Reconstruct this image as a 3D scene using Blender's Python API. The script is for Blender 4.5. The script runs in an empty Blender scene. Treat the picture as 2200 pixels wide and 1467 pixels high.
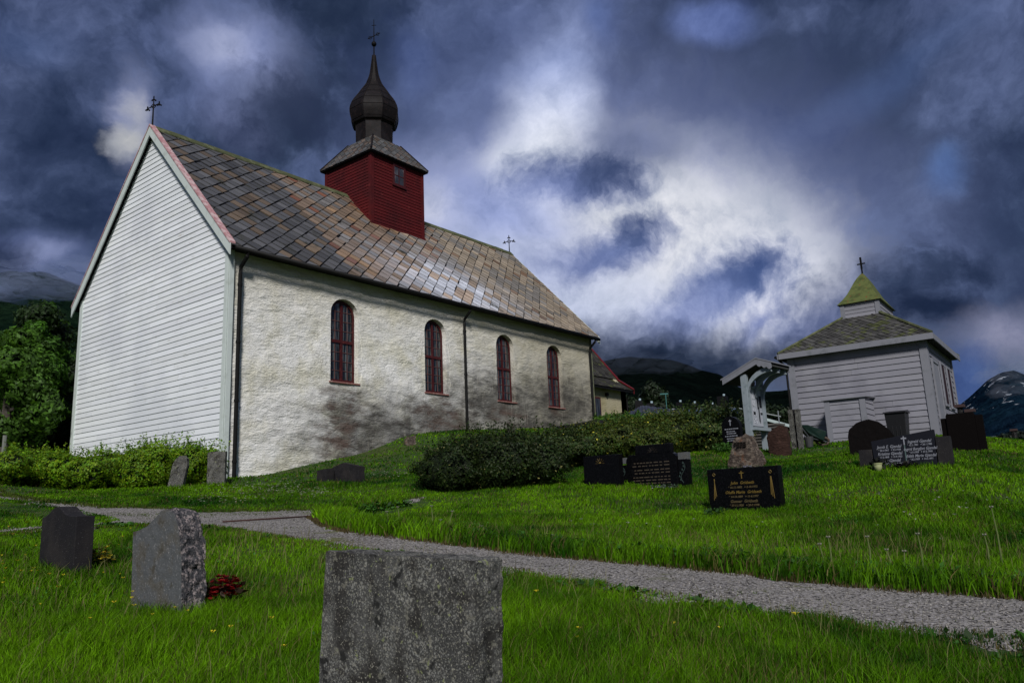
import bpy, bmesh, math, random
import numpy as np
from mathutils import Vector, Matrix, noise
from mathutils.geometry import delaunay_2d_cdt
random.seed(7); RNG=np.random.default_rng(7)
SC=bpy.context.scene; COL=SC.collection
# ------------------------------------------------------------ camera
EYE=1.4
CAM=Vector((0,0,EYE))
RM=np.array([[0.6236992527067917,-0.7806339699412528,-0.040122900527614885],[-0.1333382019033302,-0.15682963380601941,0.9785833586738826],[0.770207871997019,0.6049917941047045,0.20190285530371907]])
FPX=1674.75
cd=bpy.data.cameras.new('camera'); co=bpy.data.objects.new('camera',cd); COL.objects.link(co); SC.camera=co
cd.sensor_width=36; cd.sensor_fit='HORIZONTAL'; cd.lens=36*FPX/2200; cd.clip_start=.05; cd.clip_end=20000
_m=Matrix(((RM[0][0],RM[1][0],-RM[2][0],0),(RM[0][1],RM[1][1],-RM[2][1],0),(RM[0][2],RM[1][2],-RM[2][2],EYE),(0,0,0,1)))
co.matrix_world=_m
def ray(px,py):
    d=RM.T@np.array([(px-1100)/FPX,-(py-733.5)/FPX,1.0]); return d/math.hypot(d[0],d[1])
def at(px,py,D):
    d=ray(px,py)*D; return (d[0],d[1],EYE+d[2])
def on_y(px,py,Y):
    d=ray(px,py); return at(px,py,Y/d[1])
def on_x(px,py,X):
    d=ray(px,py); return at(px,py,X/d[0])
# ------------------------------------------------------------ exposure, sun, world
SC.view_settings.view_transform='Standard'; SC.view_settings.look='None'; SC.view_settings.gamma=1
EXPO=1.2
SC.view_settings.exposure=EXPO
SC.cycles.volume_bounces=3; SC.cycles.max_bounces=8
SUN_EL=math.radians(38); SUN_AZ=math.radians(222)   # direction the light comes from, measured from +X
sd=bpy.data.lights.new('sun','SUN'); sd.energy=1.5; sd.angle=math.radians(10); sd.color=(1,.97,.93)
so=bpy.data.objects.new('sun',sd); COL.objects.link(so)
sv=Vector((math.cos(SUN_EL)*math.cos(SUN_AZ),math.cos(SUN_EL)*math.sin(SUN_AZ),math.sin(SUN_EL)))
so.rotation_euler=sv.to_track_quat('Z','Y').to_euler()

def srgb(r,g,b):
    f=lambda c:(c/255/12.92) if c/255<=.04045 else ((c/255+.055)/1.055)**2.4
    return (f(r),f(g),f(b))
class NT:
    def __init__(s,nt): s.t=nt; s.n=nt.nodes; s.l=nt.links
    def new(s,ty,**k):
        n=s.n.new(ty)
        for a,b in k.items(): setattr(n,a,b)
        return n
    def set(s,sock,v):
        if hasattr(v,'is_output') or isinstance(v,bpy.types.NodeSocket): s.l.new(v,sock)
        else:
            if isinstance(v,(tuple,list)) and len(v)==3 and sock.type=='RGBA': v=(*v,1)
            sock.default_value=v
    def math(s,op,a,b=0,c=None,clamp=False):
        n=s.new('ShaderNodeMath',operation=op,use_clamp=clamp); s.set(n.inputs[0],a); s.set(n.inputs[1],b)
        if c is not None: s.set(n.inputs[2],c)
        return n.outputs[0]
    def vmath(s,op,a,b=None,sc=None):
        n=s.new('ShaderNodeVectorMath',operation=op); s.set(n.inputs[0],a)
        if b is not None: s.set(n.inputs[1],b)
        if sc is not None: s.set(n.inputs['Scale'],sc)
        return n.outputs[1] if op in('DOT_PRODUCT','LENGTH') else n.outputs[0]
    def mix(s,f,a,b,bt='MIX'):
        n=s.new('ShaderNodeMix',data_type='RGBA',blend_type=bt); s.set(n.inputs[0],f); s.set(n.inputs[6],a); s.set(n.inputs[7],b); return n.outputs[2]
    def noise(s,v,scale,det=4,rough=.55,dist=0,dim='3D'):
        n=s.new('ShaderNodeTexNoise',noise_dimensions=dim); 
        if v is not None: s.l.new(v,n.inputs['Vector'])
        n.inputs['Scale'].default_value=scale; n.inputs['Detail'].default_value=det; n.inputs['Roughness'].default_value=rough; n.inputs['Distortion'].default_value=dist
        return n.outputs
    def ramp(s,v,lo,hi,a=0.,b=1.,smooth=True):
        n=s.new('ShaderNodeMapRange',interpolation_type='SMOOTHSTEP' if smooth else 'LINEAR'); s.set(n.inputs[0],v)
        for i,x in enumerate((lo,hi,a,b)): n.inputs[i+1].default_value=x
        return n.outputs[0]
w=bpy.data.worlds.new('World'); SC.world=w; w.use_nodes=True; t=NT(w.node_tree); t.n.clear()
out=t.new('ShaderNodeOutputWorld'); bg=t.new('ShaderNodeBackground'); t.l.new(bg.outputs[0],out.inputs[0])
sky=t.new('ShaderNodeTexSky',sky_type='NISHITA',sun_disc=False); sky.sun_elevation=SUN_EL; sky.sun_rotation=math.pi/2-SUN_AZ
tc=t.new('ShaderNodeTexCoord'); D0=tc.outputs['Generated']
# cloud space: direction / (height + .25) so far clouds flatten towards the horizon
nA=t.noise(D0,3.2,7,.58)
warp=t.vmath('SUBTRACT',nA[1],(.5,.5,.5))
D1=t.vmath('ADD',D0,t.vmath('SCALE',warp,sc=.13))
nW=t.noise(D1,11,6,.62); warp2=t.vmath('SUBTRACT',nW[1],(.5,.5,.5))
D2=t.vmath('ADD',D1,t.vmath('SCALE',warp2,sc=.045))
nB=t.noise(D2,5.5,8,.6); nC=t.noise(D1,14,6,.6)
nD=t.math('ADD',t.math('MULTIPLY',nB[0],.6),t.math('MULTIPLY',nC[0],.4))
nF=t.noise(D2,38,4,.65)
nE=t.math('ADD',t.math('MULTIPLY',nB[0],.42),t.math('ADD',t.math('MULTIPLY',nC[0],.36),t.math('MULTIPLY',nF[0],.22)))
def C(r,g,b): 
    k=10*2**(-EXPO); c=srgb(r,g,b); L=.25*c[0]+.6*c[1]+.15*c[2]; c=[x+(L-x)*.10 for x in c]; k2=max(0,1-L*4); c[0]*=1-.13*k2; c[1]*=1+.03*k2; return (c[0]*k,c[1]*k,c[2]*k)
cloud=t.mix(t.ramp(nB[0],.36,.68),C(34,42,68),C(92,102,146))
cloud=t.mix(t.ramp(nA[0],.42,.66,0,.55),cloud,C(64,74,112))
cloud=t.mix(.04,cloud,sky.outputs[0])
def blob(px,py,rx,ry,col,rot=0,soft=.9,amt=1.,warped=2,amp=1.5):
    """a patch of cloud around one direction of the sky"""
    global cloud
    def dn(x,y): v=RM.T@np.array([(x-1100)/FPX,-(y-733.5)/FPX,1.0]); return v/np.linalg.norm(v)
    c,s_=math.cos(math.radians(rot)),math.sin(math.radians(rot))
    d0=dn(px,py); a=dn(px+rx*c,py+rx*s_)-d0; b=dn(px-ry*s_,py+ry*c)-d0
    a=a-d0*(a@d0); b=b-d0*(b@d0); a=a/(a@a); b=b/(b@b)
    src={0:D0,1:D1,2:D2}[warped]
    rel=t.vmath('SUBTRACT',src,tuple(d0))
    u=t.vmath('DOT_PRODUCT',rel,tuple(a)); v=t.vmath('DOT_PRODUCT',rel,tuple(b))
    r=t.math('SQRT',t.math('ADD',t.math('MULTIPLY',u,u),t.math('MULTIPLY',v,v)))
    if warped: r=t.math('ADD',r,t.math('MULTIPLY',t.math('SUBTRACT',nE if warped==2 else nA[0],.5),amp*1.75 if warped==2 else .5))
    m=t.ramp(r,1+soft*.7,1-soft,0,amt)
    m=t.math('MULTIPLY',m,t.ramp(t.vmath('DOT_PRODUCT',D0,tuple(d0)),.2,.5))
    cloud=t.mix(m,cloud,C(*col))
blob(100,300,240,330,(32,44,74),amt=.8)
blob(1750,230,560,280,(50,60,92),amt=.75)
blob(2150,500,150,200,(34,46,78),amt=.85)
blob(60,60,90,60,(70,86,130),amt=.5)
blob(1050,130,200,150,(72,84,128),amt=.5)
blob(520,120,125,85,(138,150,196),20,amt=1,amp=2.2); blob(470,90,60,45,(165,172,205),0,amt=.8)
blob(490,235,85,50,(116,126,170),20,amt=.7)
blob(262,235,42,85,(140,148,184),8,amt=1,amp=2.2); blob(256,280,44,34,(184,184,186),-20,amt=1,amp=2); blob(268,215,24,34,(168,170,182),0,amt=.8)
blob(620,225,150,95,(44,52,80),-10,amt=.9,amp=2.2); blob(420,470,160,120,(58,68,104),amt=.6)
blob(80,545,120,44,(106,118,166),amt=.8); blob(120,545,50,24,(140,150,190),amt=.7,amp=2.2)
blob(900,105,44,60,(86,100,148),-30,amt=.9,warped=1); blob(905,160,36,44,(84,98,146),20,amt=.8,warped=1); blob(1272,50,36,56,(84,100,152),-20,amt=.9,warped=1)
blob(1515,42,100,50,(100,118,176),4,soft=.6,amt=.95,warped=1); blob(1850,190,260,44,(66,82,126),-28,amt=.8,warped=1); blob(2045,365,52,52,(74,100,154),amt=.95,warped=1)
blob(1400,480,520,300,(118,130,176),10,amt=.95,amp=1)
blob(1000,430,150,110,(150,158,194),amt=.85)
blob(1110,480,260,150,(150,163,212),10,amt=.95,amp=1.2)
blob(1260,620,330,130,(196,204,230),12,amt=1,amp=1.3)
blob(1500,520,350,170,(224,226,234),24,amt=1,amp=1.1); blob(1420,470,230,100,(222,223,230),12,amt=.95,amp=1.3); blob(1670,600,185,130,(216,218,230),40,amt=1,amp=1.1)
blob(1176,250,78,150,(160,176,224),amt=.95,warped=1); blob(1178,320,92,110,(222,226,240),amt=1,warped=1); blob(1150,345,100,50,(222,226,238),amt=.8)
blob(960,440,70,60,(196,200,220),amt=.8)
blob(1350,320,130,52,(98,108,150),8,amt=.8,warped=1)
blob(1190,392,150,40,(136,150,200),4,amt=.95,amp=1.8); blob(1245,378,120,44,(92,106,156),6,amt=.9,amp=2.2); blob(1290,372,56,34,(66,78,118),8,amt=.8,amp=2.2)
blob(1110,450,120,60,(140,155,206),10,amt=.8)
blob(1280,535,150,44,(124,138,188),-14,amt=.95,amp=1.8); blob(1325,518,110,40,(96,112,164),-22,amt=.85,amp=2.2); blob(1352,500,54,30,(72,86,132),-22,amt=.9,amp=2.2)
blob(1520,620,170,66,(128,144,194),-22,amt=.95,amp=1.8); blob(1570,592,130,54,(92,110,164),-22,amt=.9,amp=2.2); blob(1600,570,66,40,(68,86,138),-18,amt=.95,amp=2.2)
blob(1440,675,120,54,(124,138,186),-30,amt=.95,amp=2); blob(1630,665,84,36,(116,130,180),-44,amt=.95,amp=2.2); blob(1700,700,60,40,(150,162,206),-40,amt=.8,amp=2.2)
blob(1790,690,150,80,(104,114,158),-34,amt=.95,amp=1.6)
blob(1960,640,200,110,(64,74,110),amt=.8)
blob(1935,612,100,66,(44,54,84),-20,amt=1,amp=2.4); blob(1985,672,110,40,(32,42,70),8,amt=1,amp=2); blob(2088,590,58,36,(40,50,80),amt=1,amp=2.4); blob(2010,575,60,36,(44,54,84),20,amt=.9,amp=2.4)
blob(2170,735,140,64,(138,140,168),amt=.95); blob(2075,840,70,80,(72,96,156),amt=.8)
blob(1480,758,340,70,(42,52,78),3,amt=1,amp=1.3); blob(1330,800,220,60,(30,37,56),amt=.9)
blob(20,560,70,46,(28,38,62),amt=.8)
blob(1100,-500,1500,340,(66,76,112),amt=.6,warped=1)
tex=t.ramp(nE,.36,.64,0,1,False)
cloud=t.mix(1,cloud,t.mix(tex,(.52,.58,.68),(1.34,1.32,1.28)),'MULTIPLY')
t.set(bg.inputs[0],cloud); bg.inputs[1].default_value=.1

# ------------------------------------------------------------ object helpers
WL={}
def empty(name,loc,label=None,cat=None,group=None):
    o=bpy.data.objects.new(name,None); COL.objects.link(o); o.location=loc; o.empty_display_size=.3
    WL[o.name]=Vector(loc)
    if label: o['label']=label; o['category']=cat
    if group: o['group']=group
    return o
def tag(o,label=None,cat=None,group=None,kind=None):
    if label: o['label']=label
    if cat: o['category']=cat
    if group: o['group']=group
    if kind: o['kind']=kind
    return o
def link(name,me,mat,parent=None,loc=None):
    o=bpy.data.objects.new(name,me); COL.objects.link(o)
    if mat: me.materials.append(mat)
    if parent is not None:
        o.parent=parent; WL[o.name]=WL[parent.name]
    else:
        o.location=loc if loc is not None else (0,0,0); WL[o.name]=Vector(o.location)
    return o
class MB:
    def __init__(s): s.v=[]; s.f=[]; s.c=[]; s.col=(1,1,1)
    def add(s,vs,fs,T=None):
        n=len(s.v)
        s.v+= [tuple(T(v)) if T else tuple(v) for v in vs]
        for f in fs: s.f.append([n+i for i in f]); s.c.append(s.col)
    def poly(s,vs,T=None): s.add(vs,[range(len(vs))],T)
    def box(s,lo,hi,T=None,bev=0):
        x0,y0,z0=lo;x1,y1,z1=hi
        s.add([(x0,y0,z0),(x1,y0,z0),(x1,y1,z0),(x0,y1,z0),(x0,y0,z1),(x1,y0,z1),(x1,y1,z1),(x0,y1,z1)],
              [(0,3,2,1),(4,5,6,7),(0,1,5,4),(1,2,6,5),(2,3,7,6),(3,0,4,7)],T)
    def prism(s,pts,ax,a,b,T=None):
        """extrude a 2D outline along axis ax from a to b"""
        def P(p,h):
            return {'x':(h,p[0],p[1]),'y':(p[0],h,p[1]),'z':(p[0],p[1],h)}[ax]
        n=len(pts); vs=[P(p,a) for p in pts]+[P(p,b) for p in pts]
        fs=[tuple(range(n))[::-1],tuple(range(n,2*n))]+[(i,(i+1)%n,n+(i+1)%n,n+i) for i in range(n)]
        s.add(vs,fs,T)
    def tube(s,pts,r,seg=8,T=None,cap=True):
        pts=[Vector(p) for p in pts]; rr=r if isinstance(r,(list,tuple)) else [r]*len(pts)
        vs=[];fs=[]
        for i,p in enumerate(pts):
            d=(pts[min(i+1,len(pts)-1)]-pts[max(i-1,0)]).normalized()
            a=d.cross(Vector((0,0,1)) if abs(d.z)<.9 else Vector((1,0,0))).normalized(); b=d.cross(a)
            for k in range(seg):
                an=2*math.pi*k/seg; vs.append(p+a*math.cos(an)*rr[i]+b*math.sin(an)*rr[i])
        for i in range(len(pts)-1):
            for k in range(seg): fs.append((i*seg+k,i*seg+(k+1)%seg,(i+1)*seg+(k+1)%seg,(i+1)*seg+k))
        if cap: fs+= [tuple(range(seg))[::-1],tuple((len(pts)-1)*seg+k for k in range(seg))]
        s.add(vs,fs,T)
    def lathe(s,prof,cx,cy,seg=16,rot=0,T=None):
        vs=[(cx+r*math.cos(2*math.pi*k/seg+rot),cy+r*math.sin(2*math.pi*k/seg+rot),z) for r,z in prof for k in range(seg)]
        fs=[(i*seg+k,i*seg+(k+1)%seg,(i+1)*seg+(k+1)%seg,(i+1)*seg+k) for i in range(len(prof)-1) for k in range(seg)]
        fs+= [tuple(range(seg))[::-1],tuple((len(prof)-1)*seg+k for k in range(seg))]
        s.add(vs,fs,T)
    def build(s,name,mat,parent=None,loc=(0,0,0),smooth=False,bevel=0):
        org=WL[parent.name] if parent is not None else Vector(loc)
        me=bpy.data.meshes.new(name); me.from_pydata([(v[0]-org[0],v[1]-org[1],v[2]-org[2]) for v in s.v],[],[list(f) for f in s.f])
        a=me.color_attributes.new('col','FLOAT_COLOR','CORNER')
        tot=[len(f) for f in s.f]; arr=np.repeat(np.array([(*c,1) for c in s.c],dtype=np.float32),tot,axis=0)
        if len(arr)==len(a.data): a.data.foreach_set('color',arr.ravel())
        if smooth: me.polygons.foreach_set('use_smooth',[True]*len(me.polygons))
        me.update()
        o=link(name,me,mat,parent,loc)
        if bevel:
            b=o.modifiers.new('bevel','BEVEL'); b.width=bevel; b.segments=2; b.limit_method='ANGLE'; b.angle_limit=math.radians(35)
        return o
def fast(name,co,faces,cols,mat,parent=None,loc=(0,0,0),k=3,smooth=False):
    org=np.array(WL[parent.name] if parent is not None else loc)
    me=bpy.data.meshes.new(name); n=len(co); m=len(faces)
    me.vertices.add(n); me.vertices.foreach_set('co',(co-org).astype(np.float32).ravel())
    me.loops.add(m*k); me.loops.foreach_set('vertex_index',faces.astype(np.int32).ravel())
    me.polygons.add(m); me.polygons.foreach_set('loop_start',np.arange(0,m*k,k,dtype=np.int32))
    if smooth: me.polygons.foreach_set('use_smooth',np.ones(m,dtype=bool))
    if cols is not None:
        a=me.color_attributes.new('col','FLOAT_COLOR','POINT'); c=np.ones((n,4),np.float32); c[:,:3]=cols; a.data.foreach_set('color',c.ravel())
    me.update(calc_edges=True); me.validate()
    return link(name,me,mat,parent,loc)
def clip(poly,a,b,c):
    """keep the part of a 2D polygon with a*x+b*y<=c"""
    o=[];n=len(poly)
    for i in range(n):
        p,q=poly[i],poly[(i+1)%n]; dp=a*p[0]+b*p[1]-c; dq=a*q[0]+b*q[1]-c
        if dp<=0:o.append(p)
        if (dp<0<dq) or (dq<0<dp):
            f=dp/(dp-dq); o.append((p[0]+(q[0]-p[0])*f,p[1]+(q[1]-p[1])*f))
    return o
def clip_to(poly,conv):
    n=len(conv); ar=sum(conv[i][0]*conv[(i+1)%n][1]-conv[(i+1)%n][0]*conv[i][1] for i in range(n)); sg=1 if ar>0 else -1
    for i in range(n):
        if len(poly)<3:return []
        p,q=conv[i],conv[(i+1)%n]; ex,ey=q[0]-p[0],q[1]-p[1]; a,b=sg*ey,-sg*ex
        poly=clip(poly,a,b,a*p[0]+b*p[1])
    return poly if len(poly)>=3 else []
# ------------------------------------------------------------ materials
MATS={}
def mat(name,col,rough=.7,var=(),bump=(),attr=False,metal=0,spec=.25,transl=0,coords='Object',hue=None):
    """procedural material: base colour, patches (scale,colour,lo,hi,detail), bumps (scale,height,detail)"""
    if name in MATS: return MATS[name]
    m=bpy.data.materials.new(name); m.use_nodes=True; T=NT(m.node_tree); b=T.n['Principled BSDF']
    tc=T.new('ShaderNodeTexCoord'); P=tc.outputs[coords]
    c=T.new('ShaderNodeRGB').outputs[0]; c.default_value=(*col,1)
    if attr:
        at_=T.new('ShaderNodeAttribute',attribute_name='col'); c=T.mix(1,c,at_.outputs[0],'MULTIPLY')
    for v in var:
        sc,cc,lo,hi=v[:4]; det=v[4] if len(v)>4 else 5; P2=P
        if len(v)>5: 
            mp=T.new('ShaderNodeMapping'); T.l.new(P,mp.inputs[0]); mp.inputs['Scale'].default_value=v[5]; P2=mp.outputs[0]
        if sc<0:   # scattered grains: voronoi cells, only some of them coloured
            vo=T.new('ShaderNodeTexVoronoi'); T.l.new(T.vmath('ADD',P2,T.vmath('SCALE',T.noise(P2,-sc*1.5,3,.6)[1],sc=-.6/sc)),vo.inputs['Vector']); vo.inputs['Scale'].default_value=-sc
            sp_=T.new('ShaderNodeSeparateColor'); T.l.new(vo.outputs['Color'],sp_.inputs[0])
            f=T.math('MULTIPLY',T.ramp(vo.outputs['Distance'],hi,lo),T.ramp(T.math('ADD',sp_.outputs[0],T.math('MULTIPLY',T.math('SUBTRACT',T.noise(P2,5,4,.6)[0],.5),2.2)),det,det+.12))
        else: f=T.ramp(T.noise(P2,sc,det,.6)[0],lo,hi)
        c=T.mix(f,c,cc)
    T.set(b.inputs['Base Color'],c); b.inputs['Roughness'].default_value=rough; b.inputs['Metallic'].default_value=metal; b.inputs['Specular IOR Level'].default_value=spec
    nrm=None
    for v in bump:
        bn=T.new('ShaderNodeBump'); P2=P
        if len(v)>3:
            mp=T.new('ShaderNodeMapping'); T.l.new(P,mp.inputs[0]); mp.inputs['Scale'].default_value=v[3]; P2=mp.outputs[0]
        T.l.new(T.noise(P2,v[0],v[2],.6)[0],bn.inputs['Height']); bn.inputs['Distance'].default_value=v[1]; bn.inputs['Strength'].default_value=1
        if nrm: T.l.new(nrm,bn.inputs['Normal'])
        nrm=bn.outputs[0]
    if nrm: T.l.new(nrm,b.inputs['Normal'])
    if transl:
        tr=T.new('ShaderNodeBsdfTranslucent'); T.set(tr.inputs[0],T.mix(1,c,(1.25,1.15,.55),'MULTIPLY')); mx=T.new('ShaderNodeMixShader'); mx.inputs[0].default_value=transl
        T.l.new(b.outputs[0],mx.inputs[1]); T.l.new(tr.outputs[0],mx.inputs[2]); T.l.new(mx.outputs[0],T.n['Material Output'].inputs[0])
    MATS[name]=m; return m
M_white=mat('white_paint',(.60,.62,.63),.5,[(1.3,(.50,.53,.53),.45,.75),(9,(.42,.42,.38),.66,.8)],[(30,.004,4,(1,1,.15))])
M_siding=mat('white_siding',(.80,.83,.86),.55,[(.35,(.66,.69,.73),.42,.72),(6,(.45,.45,.42),.60,.76,5,(.3,.3,3)),(22,(.30,.30,.27),.70,.76,3,(1,.5,1))],[(14,.004,4,(.15,.15,3))],attr=True)
M_trim=mat('greenish_white_trim',(.56,.62,.60),.55,[(3,(.44,.49,.46),.5,.75)],[(20,.003,4)])
M_pink=mat('faded_red_edge',(.42,.22,.23),.6,[(5,(.55,.42,.42),.4,.62),(14,(.22,.07,.08),.55,.7)],[(20,.003,4)])
M_slate=mat('slate',(1,1,1),.55,[(1.3,(.045,.045,.035),.60,.74),(30,(.05,.045,.04),.62,.74)],[(18,.012,5)],attr=True,spec=.6)
M_slated=mat('mossy_slate',(1,1,1),.8,[(3.2,(.085,.10,.025),.54,.70)],[(18,.012,5)],attr=True)
M_moss=mat('mossy_ridge_board',(.065,.075,.035),.85,[(4,(.12,.13,.07),.45,.65)],[(30,.01,4)])
M_dark=mat('black_iron',(.006,.006,.007),.6,[],[(40,.002,3)],spec=.1)
M_redboard=mat('red_painted_boards',(.085,.006,.007),.65,[(1.2,(.05,.005,.006),.40,.70),(8,(.13,.022,.020),.56,.74),(30,(.045,.012,.010),.62,.72)],[(14,.003,4,(.15,.15,3))],attr=True)
M_bars=mat('thin_glazing_bar_paint',(.13,.06,.055),.6)
M_redframe=mat('red_window_paint',(.055,.009,.010),.5,[(9,(.12,.03,.028),.55,.75)],[(30,.003,4)])
M_pinksill=mat('washed_red_sill',(.26,.12,.105),.7,[(8,(.42,.28,.25),.5,.7)],[(30,.004,4)])
M_copper=mat('dark_copper_cladding',(.007,.0055,.006),.65,[(2,(.016,.014,.016),.45,.7),(9,(.02,.013,.012),.5,.7)],[(6,.01,4)],metal=0,spec=.15)
M_pipe=mat('brown_pipe',(.035,.018,.018),.45,[(4,(.06,.03,.03),.5,.7)],[])
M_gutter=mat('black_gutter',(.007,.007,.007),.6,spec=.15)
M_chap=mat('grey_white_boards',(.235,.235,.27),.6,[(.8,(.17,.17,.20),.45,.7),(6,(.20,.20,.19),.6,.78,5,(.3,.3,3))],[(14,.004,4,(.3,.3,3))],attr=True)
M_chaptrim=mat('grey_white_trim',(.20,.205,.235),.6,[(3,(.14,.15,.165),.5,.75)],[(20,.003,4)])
M_greenmetal=mat('mossy_green_spire_metal',(.10,.12,.035),.7,[(4,(.055,.07,.02),.45,.65),(7,(.16,.055,.02),.60,.70)],[(9,.008,4)])
M_black_stone=mat('polished_black_stone',(.0022,.0022,.0026),.3,[(60,(.012,.012,.014),.5,.7,2)],[(80,.001,2)],spec=.12)
M_black_rough=mat('rough_black_stone',(.008,.008,.008),.8,[(30,(.045,.045,.045),.5,.7)],[(30,.015,5)])
M_greystone=mat('lichened_grey_granite',(.040,.040,.039),.9,[(4,(.075,.074,.070),.42,.65),(-95,(.20,.20,.185),.25,.55,.45),(-48,(.24,.235,.21),.20,.50,.72),(130,(.12,.12,.11),.54,.62,3),(6,(.022,.020,.018),.47,.64,6),(17,(.14,.135,.11),.60,.67,6),(110,(.24,.23,.19),.60,.65,2),(26,(.19,.21,.10),.645,.68,4),(9,(.012,.012,.011),.60,.66)],[(60,.006,5),(200,.002,3)],spec=.45)
M_granite=mat('rough_pink_granite',(.055,.055,.06),.85,[(34,(.26,.22,.215),.47,.60,6,(1,1,.7)),(75,(.02,.02,.025),.52,.60)],[(30,.02,6,(1,1,.7))],spec=.25)
M_granite_s=mat('smooth_grey_granite',(.085,.09,.095),.8,[(6,(.09,.085,.075),.45,.65),(70,(.2,.2,.2),.58,.68,3),(12,(.06,.055,.045),.58,.7)],[(60,.004,4)])
M_darkgranite=mat('dark_grey_granite',(.014,.013,.015),.8,[(3,(.026,.023,.023),.4,.7),(70,(.09,.09,.09),.64,.68,3)],[(60,.004,4)],spec=.2)
M_rock=mat('brown_boulder_rock',(.07,.052,.042),.9,[(9,(.16,.13,.105),.42,.62),(14,(.04,.032,.026),.5,.62,6,(1,1,2.2)),(5,(.12,.06,.035),.58,.7)],[(9,.05,7,(1,1,2.2)),(40,.01,4)])
M_redrock=mat('reddish_rough_stone',(.030,.014,.010),.9,[(12,(.06,.03,.022),.5,.7,5,(1,1,3))],[(12,.03,6,(1,1,3))])
M_gold=mat('gold_lettering',(.17,.115,.028),.5,metal=.1)
M_silver=mat('pale_lettering',(.24,.25,.29),.5)
M_faint=mat('faded_lettering',(.07,.055,.04),.6)
M_leafd=mat('dark_shrub_leaves',(1,1,1),.6,attr=True,transl=.3,spec=.3)
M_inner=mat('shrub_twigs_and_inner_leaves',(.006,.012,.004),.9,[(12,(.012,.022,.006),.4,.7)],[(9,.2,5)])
M_bark=mat('grey_bark',(.06,.05,.04),.9,[(8,(.10,.09,.08),.45,.65)],[(12,.03,5)])
M_grass=mat('grass_blades',(1,1,1),.6,attr=True,transl=.35,spec=.12)
M_petal=mat('petals',(1,1,1),.6,attr=True,transl=.3)
M_blackplastic=mat('black_plastic',(.012,.012,.014),.45,[],[(30,.003,3)])
M_greenplastic=mat('dark_green_barrow_tray',(.012,.03,.025),.45,[(5,(.03,.045,.04),.5,.7)],[])
M_pale=mat('pale_yellow_pot',(.28,.30,.15),.6)
def glassmat(name,dark,light,sc,lo=.55,hi=.7):
    m=bpy.data.materials.new(name); m.use_nodes=True; T=NT(m.node_tree); b=T.n['Principled BSDF']
    P=T.new('ShaderNodeTexCoord').outputs['Object']
    mp=T.new('ShaderNodeMapping'); T.l.new(P,mp.inputs[0]); mp.inputs['Scale'].default_value=(sc,sc,.35)
    f=T.ramp(T.noise(mp.outputs[0],3,3,.5)[0],lo,hi); T.set(b.inputs['Base Color'],T.mix(f,dark,light))
    b.inputs['Roughness'].default_value=.12; b.inputs['Specular IOR Level'].default_value=.7
    bn=T.new('ShaderNodeBump'); T.l.new(T.noise(P,3,2,.5)[0],bn.inputs['Height']); bn.inputs['Distance'].default_value=.03; T.l.new(bn.outputs[0],b.inputs['Normal'])
    return m
M_glass=glassmat('old_glass_over_grey_curtain',(.008,.009,.011),(.10,.115,.115),6,.46,.66)
M_glass2=glassmat('small_pane_glass',(.03,.03,.035),(.22,.20,.22),3)
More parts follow.
